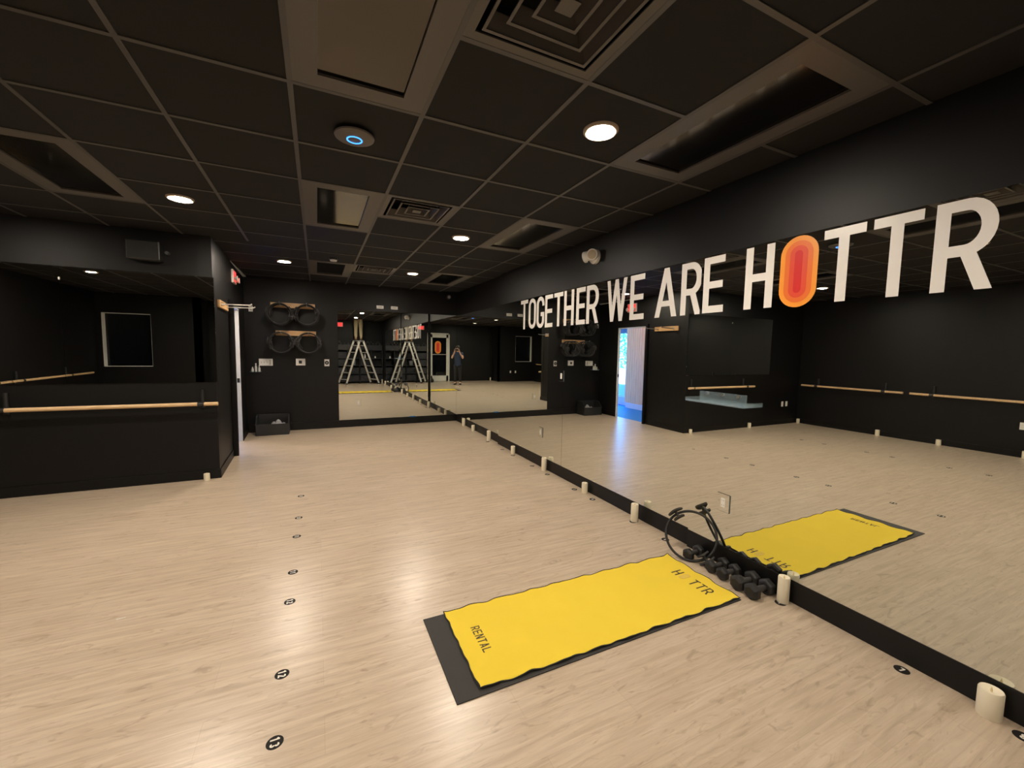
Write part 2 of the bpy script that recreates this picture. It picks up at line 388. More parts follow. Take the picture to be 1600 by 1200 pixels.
# left and back walls
struct(MB().box(LX-.15, LX, BKY2-.1, BY, 0, TOP).build('wall_left', WALL))
struct(MB().box(LX, LX+.012, BKY2, BY-.012, 0, .1).build('baseboard_left', BASE))
struct(MB().box(STX-.1, 2.95, BKY-.15, BKY, 0, TOP).build('wall_back', WALL))
def holed(mb, axis, p0, p1, a0, a1, h):  # wall slab with one rectangular opening; h=(b0,b1,z0,z1)
    def bx(b0, b1, z0, z1):
        if axis == 'y': mb.box(b0, b1, p0, p1, z0, z1)
        else: mb.box(p0, p1, b0, b1, z0, z1)
    bx(a0, h[0], 0, TOP); bx(h[1], a1, 0, TOP); bx(h[0], h[1], 0, h[2]); bx(h[0], h[1], h[3], TOP)
W1 = (-4.62, -3.70, 1.0, 2.29); W2 = (-2.34, -1.86, 1.38, 2.32)
m_ = MB(); holed(m_, 'y', BKY2-.15, BKY2, LX, STX, W1); struct(m_.build('wall_alcove', WALL))
struct(MB().box(STX-.15, STX, BKY, BKY2, 0, TOP).build('wall_return', WALL))
wn = struct(MB().box(W1[0], W1[1], BKY2-.14, BKY2-.13, W1[2], W1[3]).build('window_1', DGLASS))
fr = MB(); t_ = .012
fr.box(W1[0], W1[0]+.022, BKY2-.13, BKY2+.002, W1[2], W1[3]); fr.box(W1[1]-.003, W1[1], BKY2-.13, BKY2+.002, W1[2], W1[3])
fr.box(W1[0], W1[1], BKY2-.13, BKY2+.002, W1[2], W1[2]+t_); fr.box(W1[0], W1[1], BKY2-.13, BKY2+.002, W1[3]-t_, W1[3])
fr.build('window_frame', REVEAL, wn)
struct(MB().box(STX, 2.67, BKY, BKY+.012, 0, .1).build('baseboard_back', BASE))

LIGHTS = [(1.435, -.497), (1.435, 1.943), (1.435, 4.383), (1.418, 6.8), (-1.005, -.497), (-1.005, 1.943), (-1.005, 4.383), (-.397, 6.8), (-3.445, 1.943), (-2.835, 4.383)]
LLAB = ['lit ceiling downlight above the photographer, on the mirror side', 'lit ceiling downlight nearest the near mirror letters HOTTR', 'lit ceiling downlight beside the louvred vent, on the mirror side', 'lit ceiling downlight near the far wall beside the far vent',
        'lit ceiling downlight behind the photographer, on the open side', 'lit ceiling downlight at the top left corner of the picture', 'lit ceiling downlight above the bulkhead corner', 'lit ceiling downlight in front of the hanging rings on the far wall',
        'lit downlight of the left row, farther from the bulkhead mirror', 'lit downlight of the left row, nearest the bulkhead mirror']
dl = thing('downlight', LLAB[0], 'ceiling light', (*LIGHTS[0], H), group='round ceiling downlights')
MB().lathe([(.070, .004), (.072, -.004), (.082, -.0115), (.090, -.010), (.096, -.002), (.096, .004)], n=40).build('trim_ring', TRIM, dl, smooth=True)
MB().lathe([(.068, .000), (.064, -.005), (.052, -.010), (.03, -.0135), (.0001, -.0145)], n=20).build('lens', LAMP, dl, smooth=True)
DLS0 = dl
# ------------------------------------------------------------------ the hall beyond the door, and outdoors
struct(MB().box(-4.2, BX-.131, BY+.13, 13.1, -.1, -.001).build('floor_hall', HFLOOR))
struct(MB().box(-3.2, -1.1, BY+.13, 13.1, 2.75, 2.9).build('ceiling_hall', HALLW))
struct(MB().box(-1.3, -1.15, 8.75, 13.0, 0, 3).build('wall_hall_inner', HALLW))
struct(MB().box(-3.2, -1.1, 12.95, 13.1, 0, 3).build('wall_hall_end', HALLW))
sl = MB()
yy = 5.9
while yy < 9.08:
    sl.box(-2.62, -2.505, yy, yy+.082, .15, 2.75); yy += .088
sl.box(-2.75, -2.53, 5.87, 9.08, 0, 2.75)
struct(sl.build('wall_hall_slats', SLAT))
struct(MB().box(-2.53, -2.49, 5.87, 9.09, 0, .15).build('baseboard_hall', HALLW))
hw = MB(); hw.box(-2.95, -2.78, 9.08, 13, 0, .24); hw.box(-2.95, -2.78, 9.08, 13, 2.36, 2.9); hw.box(-2.95, -2.75, 9.0, 9.1, 0, 2.9); hw.box(-2.95, -2.78, 12.4, 13, 0, 2.9)
struct(hw.build('wall_hall_window', HALLW))
struct(MB().box(-2.80, -2.70, 9.08, 13, 2.44, 2.75).build('trim_2', SLAT))
for k, (x_, y_) in enumerate(((-2.15, 7.3), (-2.15, 8.5))):  # added lamps, out of view, that warm the hall slats
    hl = copy_tree(DLS0, (x_, y_, 2.75), label='unseen downlight added in the hall to warm the slat wall, ' + ('nearer the studio door' if k == 0 else 'by the hall window'))
win = struct(MB().box(-2.90, -2.86, 9.1, 9.14, .24, 2.36).box(-2.90, -2.86, 10.6, 10.64, .24, 2.36).box(-2.90, -2.86, 9.1, 12.4, .24, .28).box(-2.90, -2.86, 9.1, 12.4, 2.32, 2.36).build('window_2', HALLW))
tag(MB().box(-3.1, -2.97, 9.2, 12.2, 2.13, 2.34).build('roller_shade', GREYM), 'grey rolled shade box at the head of the bright hall window', 'shade')
struct(MB().box(-14, -2.95, 4, 20, -.2, -.06).build('ground', CONC))
pl = tag(MB().box(-4.9, -4.3, 8.2, 16, -.06, .92).build('bright_ground', CONC, bevel=.02), 'pale wall standing in for the overexposed ground under the hedge outside', 'bright_ground')  # pale block put in for the blown-out bright ground outside
lf = MB()
for k in range(1700):
    c = Vector((R_.uniform(-5.2, -4.35), R_.uniform(8.3, 15.5), R_.uniform(1.03, 2.35)))
    a = Vector((R_.gauss(0, 1), R_.gauss(0, 1), R_.gauss(0, 1))).normalized(); b = a.cross(Vector((R_.gauss(0, 1), R_.gauss(0, 1), R_.gauss(0, 1)))).normalized()
    s1, s2 = R_.uniform(.05, .1), R_.uniform(.03, .05)
    lf.add([c-a*s1, c-b*s2, c+a*s1, c+b*s2], [(0, 1, 2, 3)])
hd = lf.build('hedge', LEAF); tag(hd, 'leafy green hedge outside the hall window', 'hedge')

# ------------------------------------------------------------------ mirrors
def mirror(label, bx, grp='wall mirrors'):
    o = MB().box(*bx).build('wall_mirror', MIRR)
    tag(o, label, 'mirror'); return o
MZ0, MZ1 = .143, 2.281
mirror('wall mirror panel under the big HOTTR letters, nearest the yoga mat', (M0, M0+MT, -1.2, YS-.001, MZ0, MZ1))
mirror('wall mirror panel behind the letters WE AR', (M1, M1+MT, YS+.001, 4.226, MZ0, MZ1))
mirror('wall mirror panel behind the word TOGETHER', (M1, M1+MT, 4.230, YT-.001, MZ0, MZ1))
mirror('narrow wall mirror panel between the word TOGETHER and the room corner', (M2, M2+MT, YT+.001, F, MZ0, MZ1))
mirror('mirror on the far wall right of the hanging rings', (.366, M2-.001, F, F+MT, MZ0, 2.279))
mirror('short upper mirror on the bulkhead wall, the panel next to the door wall', (-2.317, BX+.01, BY-.012, BY, 1.13, 2.312))
mirror('short upper mirror on the bulkhead wall, the panel away from the door', (-3.6, -2.319, BY-.012, BY, 1.13, 2.312))

# ------------------------------------------------------------------ lettering on the mirror
ZL0, HL = 1.857, .411
def letter(ch, y, wd, x, label):
    mb = MB(); wu = wd/HL
    o_ = (x, y, ZL0)
    for k, poly in enumerate(glyph(ch, wu, .125 if ch not in 'W' else .115)):
        mb.prism([(a*HL, b*HL) for a, b in poly], lambda u, v, q: (-q, -u, v), .0012+.00008*(k % 5))
    o = mb.build('vinyl_letter', VINYL, loc=o_)
    tag(o, label, 'letter', None); return o
W_ = 'white vinyl letter %s on the mirror, %s'
for ch, y, wd, x, d in [('T', 5.419, .221, M1, 'first of TOGETHER'), ('O', 5.172, .21, M1, 'second of TOGETHER'), ('G', 4.938, .202, M1, 'third of TOGETHER'),
    ('E', 4.712, .190, M1, 'fourth of TOGETHER'), ('T', 4.488, .207, M1, 'fifth of TOGETHER'), ('H', 4.255, .208, M1, 'sixth of TOGETHER'),
    ('E', 3.996, .172, M1, 'seventh of TOGETHER'), ('R', 3.798, .215, M1, 'last of TOGETHER'), ('W', 3.445, .298, M1, 'first of WE'),
    ('E', 3.098, .187, M1, 'second of WE'), ('A', 2.775, .243, M1, 'first of ARE'), ('R', 2.492, .2, M1, 'second of ARE'), ('E', 2.259, .177, M0, 'last of ARE'),
    ('H', 1.92, .194, M0, 'first of HOTTR'), ('T', 1.441, .203, M0, 'next to the orange O'), ('T', 1.205, .2, M0, 'beside the R of HOTTR'), ('R', .961, .204, M0, 'last of HOTTR')]:
    letter(ch, y, wd, x, W_ % (ch, d))
def pill(w_, h_, n=16):
    r = w_/2; return arc(0, h_/2-r, r, r, 0, 180, n)+arc(0, -h_/2+r, r, r, 180, 360, n)
def pill_logo(parent, fn, w_, h_, mats, k0=0.):
    for k in range(4):
        ww = w_*(1-.265*k); hh = h_-(w_-ww)
        MB().prism(pill(ww, hh), fn, .0008*(k+1)+k0).build(('outer_band', 'middle_band', 'inner_band', 'core')[k], mats[k], parent)
t = thing('vinyl_letter', 'orange and red pill shaped O of the word HOTTR on the mirror', 'letter', (M0, 1.575, 2.06))
pill_logo(t, lambda u, v, q: (-q, -u, v), .218, .43, ORA)

# ------------------------------------------------------------------ ceiling fittings
DLS = [dl]+[copy_tree(dl, (x, y, H), label=LLAB[k+1]) for k, (x, y) in enumerate(LIGHTS[1:])]
HLAB = {(0, -2): 'heater panel overhead at the top of the picture with a brown sheen', (0, 2): 'ceiling heater panel beside the louvred vent, half black and half shining', (0, 7): 'dark ceiling heater panel by the far wall, left of the far vent',
        (3, -2): 'big dark ceiling heater panel right of the brightest downlight', (3, 2): 'dark ceiling heater panel above the emergency light on the mirror wall', (3, 7): 'dark ceiling heater panel by the far corner', (-3, 2): 'dark ceiling heater panel above the bulkhead mirror'}
hp = thing('heater_panel', HLAB[HEAT[0]], 'heater', (gx(0)+T/2, gy(-2)+T, H), group='ceiling heater panels')
a, b = T/2-.012, T-.012
fm = MB(); i1, i2 = .19, .5
for bx_ in ((-a, -i1, -b, b), (i1, a, -b, b), (-i1, i1, -b, -i2), (-i1, i1, i2, b)): fm.box(*bx_, 0, .012)
fm.build('panel_frame', PANELF, hp)
MB().box(-i1-.01, i1+.01, -i2-.01, i2+.01, .013, .02).build('radiant_sheet', PANELR, hp)
for c in HEAT[1:]: copy_tree(hp, (gx(c[0])+T/2, gy(c[1])+T, H), label=HLAB[c])
vt = thing('air_vent', 'louvred ceiling vent at the top edge of the picture', 'vent', (gx(1)+T/2, gy(-2)+T/2, H), group='square louvred ceiling vents')
def sq_ring(mb, r0, z0, r1, z1, th=.006):   # sloped square frustum ring (from r0,z0 to r1,z1)
    for k in range(4):
        ca, sa = math.cos(k*PI/2), math.sin(k*PI/2)
        rot = lambda x, y, z: (x*ca-y*sa, x*sa+y*ca, z)
        p = [rot(-r0, -r0, z0), rot(r0, -r0, z0), rot(r1, -r1, z1), rot(-r1, -r1, z1)]
        q = [(x, y, z+th) for x, y, z in p]
        mb.add(p+q, [(0,1,2,3),(7,6,5,4),(0,4,5,1),(1,5,6,2),(2,6,7,3),(3,7,4,0)])
vm = MB(); sq_ring(vm, T/2-.012, .0, T/2-.05, .004); vm.build('vent_rim', PANELF, vt)
for k, r0 in enumerate((.235, .165, .095)):
    m_ = MB(); sq_ring(m_, r0, .0, r0-.013, .001, .004); sq_ring(m_, r0-.010, .004, r0-.034, .058, .003); m_.build('louvre', PANELF, vt)
MB().box(-.035, .035, -.035, .035, .0, .005).build('vent_centre', PANELF, vt)
MB().box(-.3, .3, -.3, .3, .12, .125).box(-.3, -.29, -.3, .3, .01, .12).box(.29, .3, -.3, .3, .01, .12).box(-.3, .3, -.3, -.29, .01, .12).box(-.3, .3, .29, .3, .01, .12).build('vent_box', mat('vent_dark', (.006, .006, .006), .8, spec=.1), vt)
copy_tree(vt, (gx(1)+T/2, gy(2)+T/2, H), label='louvred ceiling vent beside the half shining heater panel')
copy_tree(vt, (gx(1)+T/2, gy(7)+T/2, H), label='louvred ceiling vent nearest the far wall')
ap = thing('wireless_access_point', 'round ceiling wireless access point with a glowing blue ring', 'access point', (.215, 2.60, H))
MB().lathe([(.06, -.001), (.06, -.014), (.108, -.016), (.106, -.024), (.085, -.034), (.0001, -.037)], n=48).build('disc', mat('ap_body', (.10, .085, .072), .5), ap, smooth=True)
MB().lathe([(.036, -.0355), (.0425, -.0355), (.0425, -.0385), (.036, -.0385), (.036, -.0355)], n=48).build('light_ring', BLUEL, ap)
sm = thing('smoke_detector', 'small pale smoke detector on the far part of the ceiling', 'smoke detector', (.227, 6.25, H))
MB().lathe([(.058, 0), (.058, -.012), (.05, -.02)], n=32).build('base', BLACKP, sm, smooth=True)
MB().lathe([(.046, -.018), (.042, -.036), (.0001, -.04)], n=32).build('sensor_cap', WHITE, sm, smooth=True)

# ------------------------------------------------------------------ emergency light, exit signs, dome camera
em = thing('emergency_light', 'white emergency light with round lamp heads high on the mirror wall', 'emergency light', (M1+MT, 3.66, 2.555))
MB().lathe([(.0001, 0), (.075, 0), (.075, -.03), (.055, -.045), (.0001, -.05)], n=32, axis='x').build('housing', WHITE, em, smooth=True)
for s_, ax in ((-1, (-.76, -.62, -.12)), (1, (-.42, .88, -.15))):
    ax = Vector(ax).normalized()
    o = MB().lathe([(.0001, -.045), (.036, -.04), (.052, -.015), (.058, .025), (.058, .04), (.052, .042)], n=32).build('lamp_head', WHITE, em, smooth=True)
    q = ax.to_track_quat('Z', 'Y'); o.rotation_mode = 'QUATERNION'; o.rotation_quaternion = q; o.location = Vector((-.075, s_*.045, .006))
    MB().lathe([(.0001, .036), (.050, .036), (.050, .041), (.03, .046), (.0001, .048)], n=32).build('lens', mat('lamp_head_lens', (.50, .42, .31), .35, bump=.8, bscale=40), o, smooth=True)
MB().lathe([(.0001, 0), (.012, 0), (.01, -.01), (.0001, -.012)], n=16).build('test_button', mat('chrome', (.8, .8, .82), .1, 1), em).location = (-.085, .01, -.05)
def exit_sign(label, loc, rotz, arms=False):
    # local: face looks along +x, text along +y when seen from +x (left to right = +y)
    t = thing('exit_sign', label, 'exit sign', loc, rotz)
    MB().box(0, .035, -.15, .15, 0, .19).build('housing', EXWH, t, bevel=.006)
    MB().box(.035, .037, -.138, .138, .012, .178).build('lit_face', EXFACE, t)
    mb, ln = text_mesh('EXIT', .125, lambda u, v, q: (.037+q, -.118+u, .033+v), .002, wr=.42, t=.17, gap=.09, widths={'I': .18})
    mb.build('letters', EXRED, t)
    if arms:
        for s_ in (-1, 1):
            MB().lathe([(.015, 0), (.03, .02), (.04, .05), (.0001, .055)], n=20, axis='x').build('lamp_head', WHITE, t, smooth=True, loc=(.03, s_*.11, .06))
    return t
exit_sign('red lit exit sign high on the wall above the open doorway', (BX-.035*1.66-.002, BY+1.64, 2.47), DTH, True)
exit_sign('red lit exit sign on the back wall above the black shelves', (.9, BKY, 2.47), PI/2)
dc = thing('dome_camera', 'small grey dome camera in the far corner under the ceiling', 'camera', (2.55, F+MT, 2.66))
MB().lathe([(.0001, 0), (.05, 0), (.05, -.02), (.045, -.03)], n=24, axis='y').build('mount', BLACKP, dc, smooth=True)
MB().lathe([(.034, -.028), (.03, -.05), (.018, -.062), (.0001, -.066)], n=24, axis='y').build('dome', mat('grey_dome', (.4, .4, .42), .2), dc, smooth=True)

# ------------------------------------------------------------------ far wall fittings
FW = F+MT
def plate(name, label, cat, x, z, w_, h_, m=WHITE, d=.012):
    t = thing(name, label, cat, (x, FW, z)); MB().box(-w_/2, w_/2, -d, 0, -h_/2, h_/2).build('plate', m, t, bevel=.003); return t
t = plate('light_switch', 'wide white switch plate with toggles near the far left corner', 'light switch', -.835, 1.265, .215, .125)
for k in range(3): MB().box(-.075+k*.045, -.062+k*.045, -.024, -.012, -.014, .012).build('toggle', mat('toggle_grey', (.5, .47, .42), .4), t)
MB().box(.052, .085, -.02, -.012, -.045, .045).build('dimmer_slide', mat('toggle_grey', (.5, .47, .42), .4), t)
t = plate('thermostat', 'white thermostat with dark square screen below the hanging rings', 'thermostat', -.278, 1.27, .155, .125, d=.024)
MB().box(-.03, .022, -.026, -.024, -.028, .028).build('screen', BLACKP, t)
t = plate('wall_controller', 'narrow white wall plate with a black round dial beside the far mirror', 'dial', .165, 1.258, .086, .13)
MB().lathe([(.0001, 0), (.036, 0), (.036, -.01), (.03, -.016), (.0001, -.016)], n=32, axis='y').build('dial', BLACKP, t, smooth=True, loc=(0, -.012, 0))
MB().lathe([(.0001, 0), (.013, 0), (.013, -.002), (.0001, -.002)], n=24, axis='y').build('dial_centre', mat('toggle_grey', (.5, .47, .42), .4), t, loc=(0, -.028, 0))
for x, lab in ((1.145, 'small white wall box above the far mirror, nearer the rings'), (1.42, 'small white wall box above the far mirror, nearer the corner')):
    t = plate('sensor_box', lab, 'wall box', x, 2.362, .132, .06, d=.03)
    MB().box(-.035, .035, -.031, -.03, -.006, .008).build('slot', mat('toggle_grey', (.5, .47, .42), .4), t)
t = plate('wall_sensor', 'small upright white box high on the far wall beside the doorway', 'wall box', -1.04, 2.205, .062, .1, d=.03)
MB().box(-.015, .015, -.032, -.03, -.02, .02).build('sensor_window', mat('toggle_grey', (.5, .47, .42), .4), t)

def peg_rack(label, loc, rotz, ln, pegs, plen):
    # local: board along x, sticks out along -y
    t = thing('peg_rack', label, 'rack', loc, rotz)
    MB().box(-ln/2, ln/2, -.028, 0, -.045, .045).build('board', OAKB, t, bevel=.004)
    for p in pegs:
        mb = MB(); mb.tube([(p, -.026, 0), (p, -plen*.5, .002), (p, -plen+.02, .006), (p, -plen, .022)], .0085, 12)
        mb.lathe([(.0001, -.0285), (.022, -.0285), (.022, -.034), (.0001, -.034)], (p, 0, 0), 20, 'y'); mb.build('peg', STEEL, t, smooth=True)
    return t
PL = .36
peg_rack('upper wooden rack with steel pegs holding rings on the far wall', (-.38, FW, 2.295), 0, .72, (-.2, .225), PL)
peg_rack('lower wooden rack with steel pegs holding rings on the far wall', (-.34, FW, 1.795), 0, .66, (-.235, .205), PL)
peg_rack('wooden rack with two bare steel pegs beside the open doorway', (BX-.0315*.55+.001, BY+.56, 2.05), PI/2+DTH, .64, (-.2, .22), .34)

# fitness rings
RR = .178
def make_ring(label, loc, hwid=.029):
    t = thing('fitness_ring', label, 'fitness ring', loc, group=None)
    MB().tube([(RR*math.cos(2*PI*k/64), 0, RR*math.sin(2*PI*k/64)) for k in range(64)], .0095, 10, closed=True).build('hoop', RUBBER, t, smooth=True)
    for s_ in (0, 1):
        for q in (-1, 1):
            # oval pads inside and outside the hoop, joined to it by a stub
            mb = MB(); rr = RR+q*.026
            n = 14; vs = []; fs = []
            for iu in range(n+1):
                an = (-.30+.60*iu/n)+s_*PI; hw_ = hwid*math.sqrt(max(0, 1-((iu-n/2)/(n/2))**2))+.003
                for (dy, dr_) in ((-hw_, -.006), (hw_, -.006), (hw_, .006), (-hw_, .006)):
                    r_ = rr+dr_; vs.append((r_*math.cos(an), dy, r_*math.sin(an)))
            for iu in range(n):
                for k in range(4): fs.append((iu*4+k, iu*4+(k+1) % 4, iu*4+4+(k+1) % 4, iu*4+4+k))
            fs += [(3, 2, 1, 0), (n*4, n*4+1, n*4+2, n*4+3)]
            mb.add(vs, fs); c, s2 = math.cos(s_*PI), math.sin(s_*PI)
            mb.cyl((RR*c, 0, 0), (rr*c, 0, 0), .012, 10)
            mb.build('pad', GREYPAD, t, smooth=True)
    return t
ring0 = make_ring('black ring with grey pads leaning on the mirror beside the dumbbells', (0, 0, 0), .046)
ringw = make_ring('ring', (0, 0, 0))
# lean: bottom on the floor, top against the mirror; hoop plane turned so its near rim faces the camera
def orient(o, loc, ex, ez):
    ex = Vector(ex).normalized(); ez = Vector(ez); ez = (ez-ex*ez.dot(ex)).normalized(); ey = ez.cross(ex)
    m = Matrix((ex, ey, ez)).transposed().to_4x4(); m.translation = loc; o.matrix_world = m
nr = 0
for (px, pz, nm) in ((-.58, 2.303, 'upper left'), (-.155, 2.303, 'upper right'), (-.575, 1.803, 'lower left'), (-.135, 1.803, 'lower right')):
    for k in range(5):
        nr += 1
        lab = 'black ring %s on the %s peg of the far wall racks' % (('outermost', 'second outermost', 'middle', 'second innermost', 'innermost')[k], nm)
        c = ringw if nr == 1 else copy_tree(ringw, (0, 0, 0), 0); c['label'] = lab; c['group'] = 'rings hanging on the far wall racks'
        tl = R_.uniform(-.5, .5)
        yo = FW-.345+k*.066
        orient(c, Vector((px+R_.uniform(-.01, .01), yo, pz-RR-.0+(-.002))), (math.cos(tl), R_.uniform(-.012, .012), math.sin(tl)), (-math.sin(tl), 0, math.cos(tl)))
nrm = Vector((-.754, -.503, .422)).normalized()
hv = Vector((-.555, .832, 0)); uv_ = Vector((.349, .234, .907))
ex = (hv*.64+uv_*.77).normalized()
orient(ring0, Vector((2.542, 2.143, RR*.906+.010)), ex, ex.cross(nrm))

# grey clear shelf with bottles near the doorway
def acrylic_shelf(label, loc, rotz, ln, dp, back):
    t = thing('acrylic_shelf', label, 'shelf', loc, rotz)
    mb = MB(); mb.box(-ln/2, ln/2, -dp, 0, 0, .006).box(-ln/2, ln/2, -dp, -dp+.006, .0055, .018).box(-ln/2+.05, ln/2-.05, -.006, 0, .0055, back)
    mb.box(-ln/2, -ln/2+.006, -dp, 0, .0055, .03).box(ln/2-.006, ln/2, -dp, 0, .0055, .03)
    mb.build('tray', ACR, t)
    return t
t = acrylic_shelf('clear acrylic shelf holding small bottles at the far left corner', (-.985, FW, 1.09), 0, .17, .12, .13)
BOTM = mat('pale_bottle', (.62, .62, .58), .3)
for k, (bx_, hh) in enumerate(((-1.035, .085), (-.985, .15), (-.935, .11))):
    b_ = MB().lathe([(.0001, 0), (.017, 0), (.018, .01), (.018, hh*.6), (.008, hh*.75), (.008, hh*.85)], n=20).build('bottle', BOTM, loc=(bx_, FW-.06, 1.0965), smooth=True)
    MB().lathe([(.01, hh*.85), (.01, hh), (.0001, hh)], n=16).build('cap', WHITE, b_, smooth=True)
    tag(b_, ('short bottle nearest the doorway on the clear corner shelf', 'tallest bottle, between two others on the clear corner shelf', 'middling bottle nearest the switch plate on the clear corner shelf')[k], 'bottle', 'bottles on the clear corner shelf')
# the shelf on the mirror
t = acrylic_shelf('clear acrylic shelf fixed to the near mirror above the dumbbells', (M0, 2.045, 1.187), -PI/2, .48, .10, .08)
t2 = MB()
for k in (-.13, .0, .13): t2.lathe([(.0001, -.012), (.011, -.012), (.011, -.006), (.0001, -.006)], (k, 0, .065), 16, 'y')
t2.build('fixing_screw', STEEL, t)

# open front bin in the far corner
t = thing('storage_bin', 'black open front storage bin on the floor at the far left corner', 'bin', (-.73, 8.37, 0))
bm_ = MB(); hw_, hd_ = .255, .17
bm_.box(-hw_, hw_, -hd_, hd_, 0, .012); bm_.box(-hw_, hw_, hd_-.012, hd_, .0, .33); bm_.box(-hw_, hw_, -hd_, -hd_+.012, 0, .195)
for s_ in (-1, 1):
    x0 = s_*hw_; x1 = s_*(hw_-.012)
    pr = [(-hd_, 0), (hd_, 0), (hd_, .33), (-hd_+.12, .33), (-hd_, .195)]
    bm_.prism(pr, lambda u, v, q, x0=x0, x1=x1: (x0+(x1-x0)*q, u, v), 1)
bm_.build('bin_body', BLACKP, t, bevel=.004)
MB().box(-hw_-.006, hw_+.006, -hd_-.006, -hd_+.004, .18, .2).build('front_lip', BLACKP, t, bevel=.003)
cl = MB(); n = 12; vs = []; fs = []
for i in range(n+1):
    for j in range(n+1):
        u, v = i/n-.5, j/n-.5; vs.append((u*.26, v*.2, .19+.05*math.sin(u*9+1)*math.cos(v*8)+R_.uniform(-.012, .012)-.25*(u*u+v*v)))
for i in range(n):
    for j in range(n): q = i*(n+1)+j; fs.append((q, q+1, q+n+2, q+n+1))
cl.add(vs, fs); o = cl.build('cloth', GREYC, loc=(-.66, 8.35, .02), smooth=True)
so_ = o.modifiers.new('thick', 'SOLIDIFY'); so_.thickness = .008
tag(o, 'crumpled grey cloth lying in the black bin', 'cloth')

# ------------------------------------------------------------------ outlets
def outlet_plate(label, loc, rotz, mirrored=True):
    # local: face looks along -y
    t = thing('outlet', label, 'outlet', loc, rotz)
    if mirrored:
        MB().box(-.05, .05, -.006, 0, -.065, .065).build('mirror_plate', MIRR, t)
        e = MB(); e.box(.0495, .0515, -.0065, 0, -.066, .066); e.box(-.0515, .0515, -.0065, 0, -.066, -.0645); e.build('plate_edge', EDGE, t)
    else: MB().box(-.035, .035, -.005, 0, -.057, .057).build('cover_plate', WHITE, t, bevel=.002)
    MB().box(-.017, .017, -.009, -.005, -.034, .034).build('socket', WHITE, t, bevel=.002)
    s = MB()
    for zc in (-.018, .018):
        s.box(-.008, -.006, -.0095, -.0089, zc-.005, zc+.005).box(.006, .008, -.0095, -.0089, zc-.005, zc+.005)
    s.build('slots', BLACKP, t); return t
outlet_plate('mirror covered outlet on the near mirror above the ring', (M0, 1.982, .466), -PI/2)
outlet_plate('mirror covered outlet low on the mirror under TOGETHER', (M1, 4.75, .468), -PI/2)
outlet_plate('mirror covered outlet low on the far wall mirror', (.72, F, .474), 0)
outlet_plate('mirror covered switch halfway up the mirror under TOGETHER', (M1, 4.27, 1.25), -PI/2)
outlet_plate('white outlet on the back wall beside the glass door', (-.75, BKY, .465), PI, False)
outlet_plate('white outlet under the back window, nearer the left wall', (-3.72, BKY2, .485), PI, False)
outlet_plate('white outlet under the back window, farther from the left wall', (-3.44, BKY2, .485), PI, False)
outlet_plate('white outlet on the bulkhead wall below the barre, nearer the door', (-4.15, BY, .455), 0, False)
outlet_plate('white outlet on the bulkhead wall below the barre, nearer the left wall', (-4.3, BY, .455), 0, False)
outlet_plate('white outlet on the left wall below the barre', (LX, 2.35, .5), PI/2, False)

# ------------------------------------------------------------------ barres
def barre(label, p0, p1, wall, brk):
    p0 = Vector(p0); p1 = Vector(p1); c = (p0+p1)/2
    t = thing('ballet_barre', label, 'barre', c)
    d = (p1-p0).normalized()
    cuts = [0]+[k for b_ in brk for k in (b_-.028, b_+.028)]+[(p1-p0).length]
    for k in range(0, len(cuts), 2):
        if cuts[k+1]-cuts[k] > .01: MB().tube([p0-c+d*cuts[k], p0-c+d*cuts[k+1]], .021, 20).build('rail', OAK, t, smooth=True)
    for b_ in brk:
        q = p0-c+d*b_; wv = Vector(wall)
        mb = MB(); mb.tube([q-d*.03, q+d*.03], .0225, 20); mb.tube([q, q+wv*.6, q+wv+Vector((0, 0, .03))], .012, 12); 
        mb.tube([q+wv+Vector((0, 0, .16)), q+wv+Vector((0, 0, -.05))], .02, 12); mb.build('bracket', BLACKP, t, smooth=True)
    return t
barre('pale wooden barre on the bulkhead wall below the short mirror', (-3.0, BY-.1, .888), (-1.03, BY-.1, .888), (0, .088, 0), [.24, 1.81])
barre('wooden barre on the left wall, in the corner by the bulkhead', (LX+.1, 5.62, .885), (LX+.1, 3.82, .885), (-.088, 0, 0), [.3, 1.5])
barre('wooden barre on the left wall, the middle length', (LX+.1, 3.72, .885), (LX+.1, 1.72, .885), (-.088, 0, 0), [.3, 1.7])
barre('wooden barre on the left wall, nearest the back window', (LX+.1, 1.68, .885), (LX+.1, -1.1, .885), (-.088, 0, 0), [.3, 1.86])
sp = thing('wall_speaker', 'black speaker high on the bulkhead wall beside the corner', 'speaker', (-1.62, BY, 2.43))
MB().box(-.14, .14, -.13, 0, 0, .2).build('cabinet', BLACKP, sp, bevel=.012)
MB().box(-.125, .125, -.133, -.129, .015, .185).build('grille', mat('grille', (.02, .02, .02), .9, bump=.5, bscale=400), sp)
MB().cyl((.18, 0, .1), (.18, -.06, .1), .018, 16).build('knob', mat('grille_knob', (.08, .08, .08), .4), sp)
cp = tag(MB().box(-.006, .006, -.008, 0, -.014, .014).build('mirror_clip', STEEL, loc=(-2.318, BY-.012, 2.19), bevel=.001), 'small bright clip on the seam of the bulkhead mirror', 'clip')
tp = tag(MB().box(-.06, .06, -.0005, 0, -.006, .011).build('tape_strip', BLUETAPE, loc=(1.78, F-.0125, .139)), 'strip of blue tape on the trim under the far mirror', 'tape')

